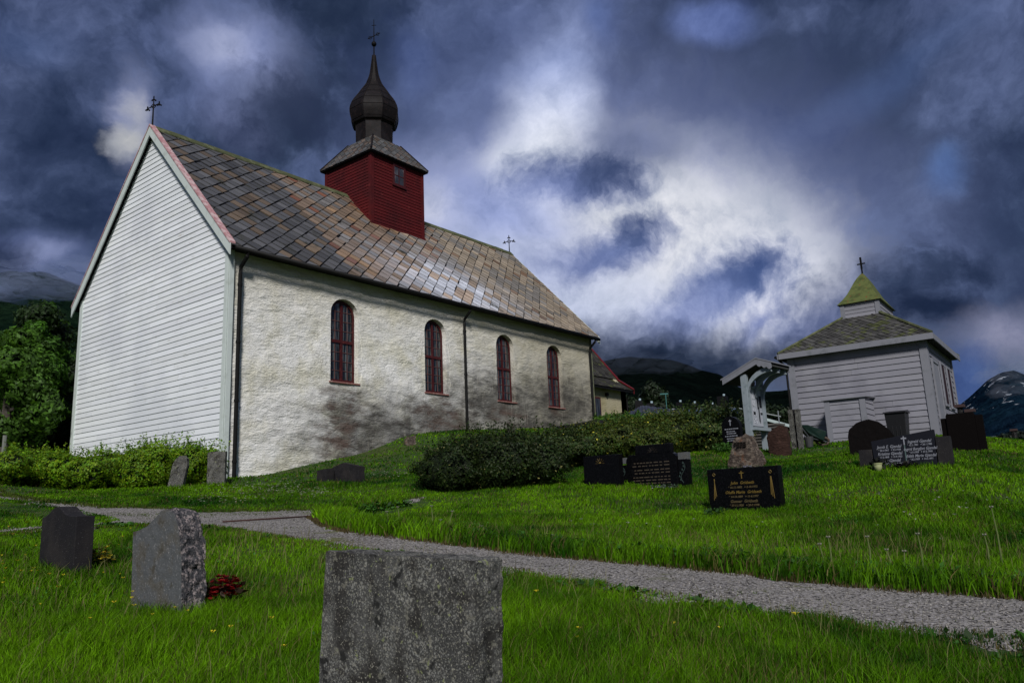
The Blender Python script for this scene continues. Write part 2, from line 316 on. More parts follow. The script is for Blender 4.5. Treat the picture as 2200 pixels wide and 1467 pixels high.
# lime plaster with staining and burned-in shade put into its colour
def plaster(name,base,stains_and_burn=True):
    m=bpy.data.materials.new(name); m.use_nodes=True; T=NT(m.node_tree); b=T.n['Principled BSDF']; b.inputs['Roughness'].default_value=.9; b.inputs['Specular IOR Level'].default_value=.2
    P=T.new('ShaderNodeTexCoord').outputs['Object']
    sp=T.new('ShaderNodeSeparateXYZ'); T.l.new(P,sp.inputs[0]); X,Z=sp.outputs[0],sp.outputs[2]
    mp=T.new('ShaderNodeMapping'); T.l.new(P,mp.inputs[0]); mp.inputs['Scale'].default_value=(.55,1,1.5); mp.inputs['Rotation'].default_value=(0,-.25,0); PS=mp.outputs[0]
    c=T.mix(T.ramp(T.noise(P,.9,5,.6)[0],.4,.7),base,(base[0]*.82,base[1]*.80,base[2]*.68))
    n2=T.noise(PS,2.2,7,.65)[0]
    if stains_and_burn:
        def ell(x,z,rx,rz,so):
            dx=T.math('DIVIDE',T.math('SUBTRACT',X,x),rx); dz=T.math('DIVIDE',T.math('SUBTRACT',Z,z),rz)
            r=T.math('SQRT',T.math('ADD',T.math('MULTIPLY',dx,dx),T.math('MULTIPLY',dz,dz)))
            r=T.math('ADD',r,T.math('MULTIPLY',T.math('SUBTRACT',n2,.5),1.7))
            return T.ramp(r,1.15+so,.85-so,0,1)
        ye=T.ramp(T.math('ADD',Z,T.math('MULTIPLY',n2,2)),5.0,7.0,0,.5); c=T.mix(ye,c,(.52,.48,.35))
        yr=T.ramp(T.math('ADD',X,T.math('MULTIPLY',n2,2)),8,17,0,.75); c=T.mix(yr,c,(.38,.345,.245))
        # dark patches (dirt plus burned-in shade) and red staining, placed in metres from the south-west corner at base height 2.3 m
        grime_burn=ell(5.6,1.1,3.0,1.4,.5)
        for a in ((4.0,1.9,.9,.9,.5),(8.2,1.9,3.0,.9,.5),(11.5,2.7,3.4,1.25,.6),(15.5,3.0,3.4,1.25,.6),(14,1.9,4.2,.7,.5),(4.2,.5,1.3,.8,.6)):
            grime_burn=T.math('MAXIMUM',grime_burn,ell(*a))
        c=T.mix(T.math('MULTIPLY',grime_burn,T.ramp(n2,.30,.72,1,.75)),c,(.062,.058,.052))
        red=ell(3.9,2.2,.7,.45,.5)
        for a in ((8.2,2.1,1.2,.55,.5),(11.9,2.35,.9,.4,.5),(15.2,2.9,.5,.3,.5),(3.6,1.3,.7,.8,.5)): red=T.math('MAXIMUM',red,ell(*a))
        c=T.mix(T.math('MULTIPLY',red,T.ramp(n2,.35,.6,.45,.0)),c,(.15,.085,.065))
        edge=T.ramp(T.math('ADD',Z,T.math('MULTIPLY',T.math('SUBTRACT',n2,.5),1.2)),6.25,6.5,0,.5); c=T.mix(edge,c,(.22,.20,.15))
    mp3=T.new('ShaderNodeMapping'); T.l.new(P,mp3.inputs[0]); mp3.inputs['Scale'].default_value=(3.2,1,.28); stk=T.ramp(T.noise(mp3.outputs[0],2.2,6,.65)[0],.54,.74,0,.42); c=T.mix(stk,c,(base[0]*.55,base[1]*.52,base[2]*.45))
    vo=T.new('ShaderNodeTexVoronoi',feature='DISTANCE_TO_EDGE'); T.l.new(T.vmath('ADD',PS,T.vmath('SCALE',T.noise(P,3,4,.6)[1],sc=.8)),vo.inputs['Vector']); vo.inputs['Scale'].default_value=.85; crk=T.math('MULTIPLY',T.ramp(vo.outputs[0],.0,.010,1,0),T.ramp(T.noise(P,.8,2,.5)[0],.5,.6,0,.6)); c=T.mix(crk,c,(.12,.11,.095))
    cr=T.ramp(T.noise(PS,5.5,8,.7,.6)[0],.60,.70,0,.55); c=T.mix(cr,c,(base[0]*.45,base[1]*.42,base[2]*.36))
    T.set(b.inputs['Base Color'],c)
    b1=T.new('ShaderNodeBump'); T.l.new(T.noise(PS,3.2,8,.62,.5)[0],b1.inputs['Height']); b1.inputs['Distance'].default_value=.10; T.set(b1.inputs['Strength'],T.ramp(T.noise(P,.45,3,.5)[0],.35,.62,0.15,.8))
    b2=T.new('ShaderNodeBump'); T.l.new(T.noise(PS,13,6,.6,.8)[0],b2.inputs['Height']); b2.inputs['Distance'].default_value=.04; T.l.new(b1.outputs[0],b2.inputs['Normal']); T.l.new(b2.outputs[0],b.inputs['Normal'])
    return m
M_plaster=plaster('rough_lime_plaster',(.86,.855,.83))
M_plaster2=plaster('yellowed_rough_plaster',(.42,.38,.26),False)

# ------------------------------------------------------------ terrain
CH=Vector((11.3733,18.6143,8.7823)); CW=9.0; CL=18.043; RZ=4.733
ctrl=[(0,0,.15),(1.5,-3,.1),(-3,3,.2),(3,2.6,.50)]
for x,z in ((0,2.30),(1.1,2.4),(2.3,2.62),(3.3,2.81),(5.1,3.19),(6.5,3.66),(9.3,3.96),(12.1,4.14),(15,4.3),(18,4.45)): ctrl.append((CH.x+x,CH.y-.05,z))
for x,y,z in ((0,9,3.5),(9,9,4.5),(18,9,4.9),(23,9,5.0),(23,1,4.9),(-5,9,3.4),(-6,4,2.7)): ctrl.append((CH.x+x,CH.y+y,z))
for p in ((430,1110,14),(430,1130,12),(145,1225,9),(368,1310,6.7),(690,1110,13.5),(760,1085,15.5),(600,1165,9.2),(1000,1100,13),(1050,1061,16),
    (1300,1048,15.5),(1420,1048,15.5),(730,1037,19),(466,1040,20.5),(378,1045,20),(200,1046,22.5),(0,1060,20),(0,1145,12.5),(1600,1104,12.4),(1400,1215,7.6),(1300,1268,6),
    (1641,968,20.8),(1600,1005,17),(1950,998,15.4),(1880,975,18),(1711,965,20.5),(1680,985,19),(1575,968,19.3),(2012,934,26.4),(1722,958,25),(2085,962,18.6),(2200,946,26),(2120,948,30),
    (1400,985,20),(1450,960,24),(1400,1022,17),(1225,1000,19.5),(1225,946,24),(2200,1100,12),(2200,1020,15.5),(2046,1000,15.2),(1950,1062,12.5),(2100,1002,16),(1250,1130,11)): ctrl.append(at(*p))
def pd(px,D,z):
    d=ray(px,900); return (d[0]*D,d[1]*D,z)
for px,dep,py in ((2200,6,1275),(2200,4.4,1385),(1750,6.6,1243),(1700,4.8,1340)):
    d=RM.T@np.array([(px-1100)/FPX,-(py-733.5)/FPX,1.0])*dep; ctrl.append((d[0],d[1],EYE+d[2]))
ctrl+= [pd(1100,3.6,.52),pd(300,3.5,.48),pd(1900,3.3,.42),pd(-600,12,1.0),pd(-400,25,2.6),pd(2800,12,.8),pd(2700,25,1.6)]
for px,a,b,c in ((-300,4,6,9),(300,5,7,10),(900,6,8,12),(1300,5.6,7,12),(1500,5.4,7,12),(1750,4.0,4,6),(1950,3.4,2.5,2),(2150,2.6,1.5,1),(2500,1.6,0,0)):
    ctrl+= [pd(px,42,a),pd(px,75,b),pd(px,130,c)]
for a in range(120,310,30):
    an=math.radians(a+38); 
    for r,z in ((15,-.2),(60,-1.5),(130,-2)): ctrl.append((r*math.cos(an),r*math.sin(an),z if a<330 and a>60 else z+1))
ctrl=np.array(ctrl)
def _U(r2): return np.where(r2>1e-9,.5*r2*np.log(r2+1e-12),0)
_n=len(ctrl); _d=((ctrl[:,None,:2]-ctrl[None,:,:2])**2).sum(2); _K=_U(_d)+np.eye(_n)*.10; _P=np.c_[np.ones(_n),ctrl[:,:2]]
_A=np.block([[_K,_P],[_P.T,np.zeros((3,3))]]); _s=np.linalg.solve(_A,np.r_[ctrl[:,2],0,0,0]); _w,_a=_s[:_n],_s[_n:]
def H(x,y):
    x=np.atleast_1d(np.asarray(x,float)); y=np.atleast_1d(np.asarray(y,float)); r=np.hypot(x,y); k=np.minimum(1,135/np.maximum(r,1e-6)); x=x*k;y=y*k
    o=np.empty(len(x))
    for i in range(0,len(x),20000):
        xx,yy=x[i:i+20000],y[i:i+20000]
        o[i:i+20000]=_U((xx[:,None]-ctrl[:,0])**2+(yy[:,None]-ctrl[:,1])**2)@_w+_a[0]+_a[1]*xx+_a[2]*yy
    o+= .018*np.sin(x*2.1+.7*np.sin(y*1.7))*np.sin(y*1.9+1)*np.clip(r/6,0,1)
    return o
def h1(x,y): return float(H(x,y)[0])
def gp(px,py):
    """ground point seen at a pixel"""
    d=ray(px,py); D=np.arange(2.0,60,.02); g=EYE+d[2]*D-H(d[0]*D,d[1]*D)
    i=np.argmax(g<0) if (g<0).any() else len(D)-1
    return (d[0]*D[i],d[1]*D[i])
# path outline, found on the ground
up=[(0,1060),(90,1076),(240,1090),(430,1099),(600,1097),(760,1087),(850,1076),(900,1068)]
lo_=[(915,1076),(850,1086),(760,1098),(690,1112),(720,1128),(790,1145),(1060,1178),(1400,1212),(1700,1243),(2200,1283)]
bk=[(2200,1382),(1950,1362),(1700,1335),(1300,1266),(1065,1226),(850,1196),(690,1172),(600,1160),(500,1142),(430,1130),(300,1127),(150,1135),(0,1148)]
def ext(p,q,k): return (q[0]+(q[0]-p[0])*k,q[1]+(q[1]-p[1])*k)
U=[gp(*p) for p in up]; Lw=[gp(*p) for p in lo_]; B=[gp(*p) for p in bk]
U=[ext(U[1],U[0],3)]+U; Lw=Lw+[ext(Lw[-2],Lw[-1],1.2)]; B=[ext(B[1],B[0],1.6)]+B+[ext(B[-2],B[-1],2.5)]
PATH=U+Lw+B
hole=[gp(*p) for p in ((0,1072),(60,1079),(150,1096),(225,1112),(240,1119),(190,1124),(0,1139))]
HOLE=[ext(hole[1],hole[0],6)]+hole+[ext(hole[-2],hole[-1],2.2)]
def inside(poly,x,y):
    x=np.asarray(x);y=np.asarray(y); c=np.zeros(x.shape,bool); n=len(poly)
    for i in range(n):
        (x0,y0),(x1,y1)=poly[i],poly[(i+1)%n]
        if y0==y1: continue
        k=((y0>y)!=(y1>y))&(x<(x1-x0)*(y-y0)/(y1-y0)+x0); c^=k
    return c
def on_path(x,y,wob=.12):
    x=np.asarray(x,float);y=np.asarray(y,float)
    a=x+wob*np.sin(y*3.1+1.3*np.sin(x*2.3))+wob*.6*np.sin(y*9.7+x*5); b=y+wob*np.sin(x*2.7+1.1*np.sin(y*2.9))+wob*.6*np.sin(x*8.3-y*4)
    return inside(PATH,a,b)&~inside(HOLE,a,b)
# ground sheet
rad=np.concatenate([[.3],np.geomspace(.8,140,150),[200,400,900,2000,5000,9000]]); na=288
an=np.linspace(0,2*np.pi,na,endpoint=False); RR,AA=np.meshgrid(rad,an,indexing='ij'); gx=(RR*np.cos(AA)).ravel(); gy=(RR*np.sin(AA)).ravel(); gz=H(gx,gy)-.012
far=RR.ravel()>150; gz[far]-= (RR.ravel()[far]-150)*.004
nr=len(rad); I=np.arange(nr-1)[:,None]*na; J=np.arange(na)[None,:]; J2=(J+1)%na
Q=np.stack([I+J,I+na+J,I+na+J2,I+J2],-1).reshape(-1,4)
M_ground=mat('turf_and_soil',(.030,.062,.012),.95,[(.5,(.055,.075,.016),.45,.65),(2.2,(.060,.045,.018),.58,.72),(9,(.02,.03,.008),.5,.7)],[(6,.05,6),(40,.02,4)])
tag(fast('ground',np.c_[gx,gy,gz],Q,None,M_ground,k=4,smooth=True),kind='structure')
# gravel path sheet
cs=.075; xs=np.arange(-14,30,cs); ys=np.arange(-12,26,cs); PX,PY=np.meshgrid(xs,ys,indexing='ij'); ok=on_path(PX+cs/2,PY+cs/2); ii,jj=np.nonzero(ok)
ids={} ; nx,ny=PX.shape
vid=np.full((nx+1,ny+1),-1,int); need=np.zeros((nx+1,ny+1),bool)
for a,b in((0,0),(1,0),(1,1),(0,1)): need[ii+a,jj+b]=True
vi,vj=np.nonzero(need); vid[vi,vj]=np.arange(len(vi)); vx=-14+vi*cs; vy=-12+vj*cs
vz=H(vx,vy)+.006+RNG.normal(0,.003,len(vx)); _c=np.zeros(len(vx),int)
for a,b in((0,0),(1,0),(1,1),(0,1)): np.add.at(_c,vid[ii+a,jj+b],1)
vz-=np.where(_c<4,.028,0)
Q=np.stack([vid[ii,jj],vid[ii+1,jj],vid[ii+1,jj+1],vid[ii,jj+1]],-1)
M_gravel=mat('grey_gravel',(.23,.215,.195),.9,[(.7,(.15,.135,.12),.45,.7),(40,(.38,.36,.36),.47,.62,5),(38,(.015,.013,.012),.53,.60,4),(1.6,(.11,.12,.035),.60,.72,6)],[(30,.035,5),(9,.02,4)])
tag(fast('path',np.c_[vx,vy,vz],Q,None,M_gravel,k=4,smooth=False),kind='structure')
# ------------------------------------------------------------ mountains
def fbm(P,o=6,s=1.0): return noise.fractal(Vector(P)*s,1.0,2.0,o)
def mountain(name,prof,D,foot,mat_,amp,zfoot,na=150,nt=46,seed=0):
    prof=sorted(prof); pxs=np.linspace(prof[0][0],prof[-1][0],na); pys=np.interp(pxs,[p[0] for p in prof],[p[1] for p in prof])
    V=[]; 
    for i in range(na):
        d=ray(pxs[i],pys[i]); zr=EYE+d[2]*D
        for j in range(nt):
            u=j/(nt-1)*1.35
            if u<=1: r=foot+(D-foot)*u; z=zfoot+(zr-zfoot)*(u**1.35)
            else: r=D+(D-foot)*(u-1)*1.6; z=zr-(zr-zfoot)*((u-1)/.35)**1.2*1.0
            x,y=d[0]*r,d[1]*r; n=fbm((x/D*5+seed,y/D*5,seed),7)
            ri=abs(noise.noise(Vector((x/D*9+seed,y/D*9,z/D*2))))
            e=min(1,u*2.2)*(1 if u<1 else max(0,1-(u-1)*2)); z+=amp*D*(n*.6-ri*.8+.15)*e
            V.append((x,y,z))
    I=np.arange(na-1)[:,None]*nt; J=np.arange(nt-1)[None,:]
    Q=np.stack([I+J,I+nt+J,I+nt+J+1,I+J+1],-1).reshape(-1,4)
    return tag(fast(name,np.array(V),Q,None,mat_,k=4,smooth=True),kind='structure')
def mtmat(name,base,c2,snow=None,sc=.01,rock=None):
    m=bpy.data.materials.new(name); m.use_nodes=True; T=NT(m.node_tree); b=T.n['Principled BSDF']; b.inputs['Roughness'].default_value=1; b.inputs['Specular IOR Level'].default_value=0
    P=T.new('ShaderNodeTexCoord').outputs['Object']; c=T.mix(T.ramp(T.noise(P,sc*1.0,8,.62)[0],.38,.66),base,c2)
    c=T.mix(T.ramp(T.noise(P,sc*9,5,.65)[0],.45,.62,0,.7),c,(base[0]*.45,base[1]*.45,base[2]*.5))
    if snow:
        mp=T.new('ShaderNodeMapping'); T.l.new(P,mp.inputs[0]); mp.inputs['Scale'].default_value=snow[1]
        z=T.new('ShaderNodeSeparateXYZ'); T.l.new(P,z.inputs[0])
        f=T.math('MULTIPLY',T.ramp(T.noise(mp.outputs[0],1,4,.55,.6)[0],snow[0],snow[0]+.018),T.ramp(z.outputs[2],snow[2],snow[2]*1.35)); c=T.mix(f,c,(.50,.55,.62))
    T.set(b.inputs['Base Color'],c)
    bn=T.new('ShaderNodeBump'); T.l.new(T.noise(P,sc*6,8,.65)[0],bn.inputs['Height']); bn.inputs['Distance'].default_value=.25/sc; T.l.new(bn.outputs[0],b.inputs['Normal'])
    return m
MT3=mtmat('dark_slope_material',(.0025,.005,.0045),(.005,.010,.008),None,.012)
MT1=mtmat('forested_slope_material',(.006,.017,.011),(.014,.032,.016),None,.012)
MT2=mtmat('far_blue_fell_material',(.008,.022,.045),(.012,.040,.065),(.640,(.011,.011,.020),260),.0016)
mountain('mountain',[(-900,520),(-500,560),(-200,600),(-60,596),(40,590),(95,584),(160,600),(230,625),(420,640),(700,700),(900,730)],1500,330,MT1,.022,0,seed=3)
mountain('mountain',[(760,760),(1000,745),(1200,760),(1290,772),(1350,760),(1440,768),(1500,792),(1545,800),(1590,830),(1640,838),(1720,832),(1790,860),(1850,905),(1900,960)],1300,260,MT3,.012,4,seed=11)
mountain('mountain',[(1800,935),(1900,915),(2000,890),(2052,872),(2085,852),(2118,826),(2150,806),(2180,800),(2215,815),(2300,850),(2450,790),(2700,820),(3000,930)],5200,2300,MT2,.014,-5,seed=5)
# low cloud lying on the mountains: closed volumes
def cloudmat(name,col,den,em=0):
    m=bpy.data.materials.new(name); m.use_nodes=True; T=NT(m.node_tree); T.n.remove(T.n['Principled BSDF']); v=T.new('ShaderNodeVolumePrincipled')
    v.inputs['Color'].default_value=(*col,1); v.inputs['Anisotropy'].default_value=.2
    P=T.new('ShaderNodeTexCoord').outputs['Object']
    v.inputs['Density'].default_value=den
    T.l.new(v.outputs[0],T.n['Material Output'].inputs[1]); m.cycles.homogeneous_volume=True
    return m
def lowcloud(puffs,D,den,col,thick=.5,seed=0):
    m=cloudmat('low_cloud_vapour',col,den); bm=bmesh.new(); c0=Vector(at(*puffs[0][:2],D))
    for k,(px,py,rx,ry) in enumerate(puffs):
        c=Vector(at(px,py,D))-c0; sx=rx/FPX*D; sz=ry/FPX*D
        r=bmesh.ops.create_icosphere(bm,subdivisions=5,radius=1)
        f=Vector(ray(px,py)); f.z=0; f.normalize(); s=Vector((f.y,-f.x,0))
        for v in r['verts']:
            p=v.co.copy(); n=fbm(p*1.6+Vector((seed+k*7,0,0)),6); n2=noise.noise(p*1.1+Vector((0,seed+k*3,0)))
            p*= 1+.45*n+.35*n2
            v.co=c+s*p.x*sx+f*p.y*sx*thick+Vector((0,0,p.z*sz))
    me=bpy.data.meshes.new('low_cloud'); bm.to_mesh(me); bm.free()
    o=link('low_cloud',me,m,None,c0); tag(o,kind='structure'); return o
lowcloud([(40,612,90,26),(130,606,80,26),(190,590,90,34),(-60,600,110,36),(60,588,70,22),(100,622,60,16)],900,.016,(.60,.70,1),seed=1)
lowcloud([(1340,775,70,28),(1420,782,60,20),(1500,770,80,24),(1290,760,50,24),(1580,790,50,12)],900,.0035,(.55,.64,.85),seed=5)
lowcloud([(2165,838,32,12),(2140,806,34,16),(2200,830,26,14),(2210,795,40,14)],3600,.0022,(.9,.92,1),seed=9)

# ------------------------------------------------------------ church
church=empty('church',(CH.x,CH.y,2.3),'old white plastered stone church with slate roof, boarded west gable and red ridge turret','church')
def cx(x,y,z): return (CH.x+x,CH.y+y,CH.z+z)
SL=RZ/(CW/2)
def arch(cx_,w,zs,zt,rise,n=14,off=0):
    w2=w/2+off; z0=zs-off; zc=zt-rise; pts=[(cx_-w2,z0),(cx_+w2,z0)]
    for k in range(n+1):
        a=math.pi*k/n; pts.append((cx_+w2*math.cos(a),zc+(rise+off)*math.sin(a)))
    return pts
WIN=[3.96,7.99,11.866,15.151]; WS,WT=-3.557,-1.003; WW=1.0; WR=.44
# south wall: one sheet of rough plaster with four arched openings, with reveals
def south_wall():
    x0,x1=0.03,CL; z0,z1=-7.2,.02; holes=[arch(w_,WW,WS,WT,WR,off=.04) for w_ in WIN]
    co=[];ed=[]
    def loop(pts):
        n=len(co); co.extend(Vector(p) for p in pts); ed.extend((n+i,n+(i+1)%len(pts)) for i in range(len(pts)))
    outer=[(x,z0) for x in np.arange(x0,x1,.3)]+[(x1,z) for z in np.arange(z0,z1,.3)]+[(x,z1) for x in np.arange(x1,x0,-.3)]+[(x0,z) for z in np.arange(z1,z0,-.3)]
    loop(outer)
    for h in holes: loop(h)
    for x in np.arange(x0+.1,x1-.05,.11):
        for z in np.arange(z0+.1,z1-.05,.11):
            p=(x+random.uniform(-.02,.02),z+random.uniform(-.02,.02))
            if all(abs(p[0]-w_)>WW/2+.13 or p[1]<WS-.13 or p[1]>WT+.13 for w_ in WIN): co.append(Vector(p))
    vs,es,fs,_,_,_=delaunay_2d_cdt(co,ed,[],0,1e-4)
    hv=[{(round(p[0],3),round(p[1],3)) for p in h} for h in holes]; allh=set().union(*hv)
    mb=MB(); V=[]
    for p in vs:
        lock=(round(p[0],3),round(p[1],3)) in allh
        d=0 if lock else .035*noise.fractal(Vector((p[0]*.9,p[1]*1.3,0)),1,2,4)+.012*noise.noise(Vector((p[0]*4,p[1]*7,3)))
        V.append(cx(p[0],-d,p[1]))
    F=[]
    for f in fs:
        c=sum((vs[i] for i in f),Vector((0,0)))/len(f); inh=False
        for h in holes:
            if inside(h,np.array([c[0]]),np.array([c[1]]))[0]: inh=True
        if not inh: F.append(list(f))
    mb.add(V,F)
    for h in holes:                                   # splayed reveals
        n=len(h); c=(sum(p[0] for p in h)/n,sum(p[1] for p in h)/n)
        a=[cx(p[0],0,p[1]) for p in h]; b=[cx(c[0]+(p[0]-c[0])*.97,.24,c[1]+(p[1]-c[1])*.985) for p in h]
        mb.add(a+b,[(i,n+i,n+(i+1)%n,(i+1)%n) for i in range(n)])
    # east and north walls
    mb.box(cx(CL-.6,0.02,-7),cx(CL-.002,CW,.0)); mb.box(cx(.05,CW-.7,-7),cx(CL-.65,CW,0))
    mb.prism([(CH.y+.02,CH.z),(CH.y+CW,CH.z),(CH.y+CW/2,CH.z+RZ)],'x',CH.x+CL-.4,CH.x+CL-.005)
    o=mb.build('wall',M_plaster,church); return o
south_wall()
# clapboards helper: boards on a plane (origin O, right U, up Vv, outward N), clipped to a convex outline
def boards(mb,O,U,Vv,N,outline,pitch,lip,v0=None,jit=.0):
    O,U,Vv,N=map(Vector,(O,U,Vv,N)); vmin=min(p[1] for p in outline); vmax=max(p[1] for p in outline); v=vmin if v0 is None else v0
    while v<vmax:
        s=clip_to([(a,b) for a,b in ((-99,v),(99,v),(99,v+pitch*1.0),(-99,v+pitch*1.0))],outline)
        if len(s)>=3:
            u0,u1=min(a_[0] for a_ in s),max(a_[0] for a_ in s); cuts=[u0-1]
            while u1-cuts[-1]>2.2 and pitch>.14: cuts.append(cuts[-1]+random.uniform(1.6,4.6)+(1 if len(cuts)==1 else 0))
            cuts=[c_ for c_ in cuts if c_<u1-.3]+[u1+1]
        segs=[] if len(s)<3 else [clip(clip(s,-1,0,-cuts[i_]-.002),1,0,cuts[i_+1]-.002) for i_ in range(len(cuts)-1)]
        for s in segs:
            if len(s)<3: continue
            k=random.uniform(.90,1.05); mb.col=(k,k,k*random.uniform(.985,1.01)); sag=random.uniform(-.003,.003)
            def T(p,extra=0): 
                t_=(p[1]-v)/pitch; return O+U*p[0]+Vv*(p[1]+(sag if jit else 0))+N*(lip*(1-t_)+.002+jit*noise.noise(Vector((p[0]*.7,v*3,0))))
            top=[T(p) for p in s]; mb.add(top,[range(len(top))])
            lo=[p for p in s if abs(p[1]-v)<1e-5]
            if len(lo)>=2:
                a,b=min(lo),max(lo); mb.add([T(a),T(b),O+U*b[0]+Vv*b[1]-N*.01,O+U*a[0]+Vv*a[1]-N*.01],[(0,1,2,3)])
        v+=pitch
    mb.col=(1,1,1)
# west gable clad in white boards; outline in (y,z)
mb=MB(); out_=[(-.02,-6.9),(CW+.02,-6.9),(CW+.02,.05),(CW/2,RZ+.05),(-.02,.05)]
boards(mb,cx(-.09,0,0),(0,1,0),(0,0,1),(-1,0,0),out_,.165,.019,v0=-6.9,jit=.004)
mb.build('gable_boards',M_siding,church)
mb=MB(); mb.box(cx(-.07,0.03,-6.9),cx(.0,CW-.03,-.0)); mb.prism([(CH.y+.03,CH.z),(CH.y+CW-.03,CH.z),(CH.y+CW/2,CH.z+RZ-.03)],'x',CH.x-.07,CH.x); mb.build('gable_backing',M_white,church)
for nm,y0,y1,x0 in (('corner_board',-.07,.085,-.13),('corner_board',CW-.14,CW+.07,-.13)):
    mb=MB(); mb.box(cx(x0,y0,-6.9),cx(x0+.035,y1,.0)); mb.box(cx(x0+.037,y0-.03 if y0<1 else y1-.0,-6.9),cx(.05,y0 if y0<1 else y1+.03,.0)); mb.build(nm,M_trim,church,bevel=.004)
# roof
OV=.32; XV0,XV1=-.24,CL+.22; RL=math.hypot(CW/2+OV,(CW/2+OV)*SL); RT=.13
mb=MB()
sec=[(CH.y-OV,CH.z-OV*SL),(CH.y+CW/2,CH.z+RZ),(CH.y+CW+OV,CH.z-OV*SL),(CH.y+CW+OV,CH.z-OV*SL+RT),(CH.y+CW/2,CH.z+RZ+RT),(CH.y-OV,CH.z-OV*SL+RT)]
mb.prism(sec,'x',CH.x+XV0+.02,CH.x+XV1)
roof=mb.build('roof',M_dark,church)
def slates(mb,O,U,Vv,outline,s,colf,lift=.022,gap=.012):
    O,U,Vv=map(Vector,(O,U,Vv)); N=U.cross(Vv).normalized(); d=s*math.sqrt(2); h=d/2-gap
    x0=min(p[0] for p in outline);x1=max(p[0] for p in outline);y0=min(p[1] for p in outline);y1=max(p[1] for p in outline)
    j=0; y=y0
    while y<y1+d/2:
        x=x0+(d/2 if j%2 else 0)
        while x<x1+d/2:
            q=clip_to([(x,y-h),(x+h,y),(x,y+h),(x-h,y)],outline)
            if q:
                mb.col=colf(x,y); tl=random.uniform(-.006,.006); tx=random.uniform(-.012,.012)
                def P(p): return O+U*p[0]+Vv*p[1]+N*(lift*(.62-.5*(p[1]-y)/h*.9)+tl+tx*(p[0]-x)/h)
                t_=[P(p) for p in q]; b_=[O+U*p[0]+Vv*p[1]-N*.004 for p in q]; n=len(q)
                mb.add(t_+b_,[range(n)]+[(n+i,n+(i+1)%n,(i+1)%n,i) for i in range(n)])
            x+=d
        y+=d/2; j+=1
    mb.col=(1,1,1)
def church_slate(u,v):
    g=random.random(); n=noise.noise(Vector((u*.35,v*.45,2)))*.9+random.gauss(0,.32)
    L=.085+.06*random.random()
    c=(L*1.02,L*.98,L*.95)
    if u<4.2: 
        c=(L*.55,L*.55,L*.58) if g<.8 else (L*.85,L*.62,L*.42)
    elif u<8.2+v*.2:
        k=.5+n
        c=(L*1.05,L*1.0,L*.98) if k<.35 else ((.16,.115,.082) if k<.95 else (.22,.14,.08))
        if g<.05: c=(.15,.06,.035)
    elif u<12:
        c=(.27,.21,.155) if n>.1 else (.18,.165,.15)
        if g<.12: c=(.17,.095,.055)
    else:
        c=(.25,.205,.15) if n>-.2 else (.17,.155,.135)
        if g<.06: c=(.16,.10,.06)
    bw=math.exp(-((u-9.6)/2.9)**2-((v-1.1)/1.7)**2)  # pale sheen of light below the turret, put into the slate colours
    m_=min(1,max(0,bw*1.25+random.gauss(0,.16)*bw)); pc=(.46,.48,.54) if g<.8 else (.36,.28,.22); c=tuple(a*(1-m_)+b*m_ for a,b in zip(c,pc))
    k=random.uniform(.88,1.45); return (c[0]*k,c[1]*k,c[2]*k)
# south slope, left free under the turret
TX0,TX1,TY0,TZ=7.803,10.639,3.109,6.40
Vs=Vector((0,1,SL)).normalized(); O_=Vector(cx(XV0+.04,-OV-.06,(-OV-.06)*SL+RT+.004)); Lr=XV1-XV0-.04
def up_v(y): return (y+OV+.06)*math.hypot(1,SL)
mb=MB(); vt=up_v(CW/2); va=up_v(TY0)
for o_ in ([(0,0),(Lr,0),(Lr,va),(0,va)],[(0,va),(TX0-XV0-.04,va),(TX0-XV0-.04,vt),(0,vt)],[(TX1-XV0-.04,va),(Lr,va),(Lr,vt),(TX1-XV0-.04,vt)]):
    # lattice anchored to one origin so the three fields line up
    class _: pass
    fullx0,fully0=0,0; s_=.37; d_=s_*math.sqrt(2)
    j=0;y=0.0; N=Vector((1,0,0)).cross(Vs).normalized(); h=d_/2-.018
    random.seed(99)
    while y<vt+d_/2:
        x=(d_/2 if j%2 else 0)
        while x<Lr+d_/2:
            col=church_slate(x,y); tl=random.uniform(-.008,.008); tx=random.uniform(-.014,.014)
            jx,jy,ja=random.gauss(0,.007),random.gauss(0,.009)-(.05 if random.random()<.006 else 0),random.gauss(0,.016); hh_=h*random.uniform(.97,1.0)
            q=clip_to([(x+jx+hh_*math.cos(ja+k_*math.pi/2),y+jy+hh_*math.sin(ja+k_*math.pi/2)) for k_ in range(4)],o_)
            if q:
                mb.col=col
                def P(p): return O_+Vector((1,0,0))*p[0]+Vs*p[1]+N*(.036*(.62-.5*(p[1]-y)/h*.9)+tl+tx*(p[0]-x)/h)
                n=len(q); mb.add([P(p) for p in q]+[O_+Vector((1,0,0))*p[0]+Vs*p[1]-N*.004 for p in q],[range(n)]+[(n+i,n+(i+1)%n,(i+1)%n,i) for i in range(n)])
            x+=d_
        y+=d_/2; j+=1
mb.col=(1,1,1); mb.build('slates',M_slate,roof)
random.seed(8)
mb=MB(); yy,zz=CH.y+CW/2,CH.z+RZ+RT
for xa,xb in ((XV0,TX0-.02),(TX1+.02,XV1)):
    mb=MB(); n=int((xb-xa)/.6); 
    for i in range(n):
        a=CH.x+xa+(xb-xa)*i/n; b=CH.x+xa+(xb-xa)*(i+1)/n-.004; o=random.uniform(-.006,.006)
        mb.prism([(yy-.17,zz-.17*SL+.05+o),(yy,zz+.05+o),(yy+.17,zz-.17*SL+.05+o),(yy+.17,zz-.17*SL+.09+o),(yy,zz+.10+o),(yy-.17,zz-.17*SL+.09+o)],'x',a,b)
    mb.build('ridge_cap',M_moss,roof)
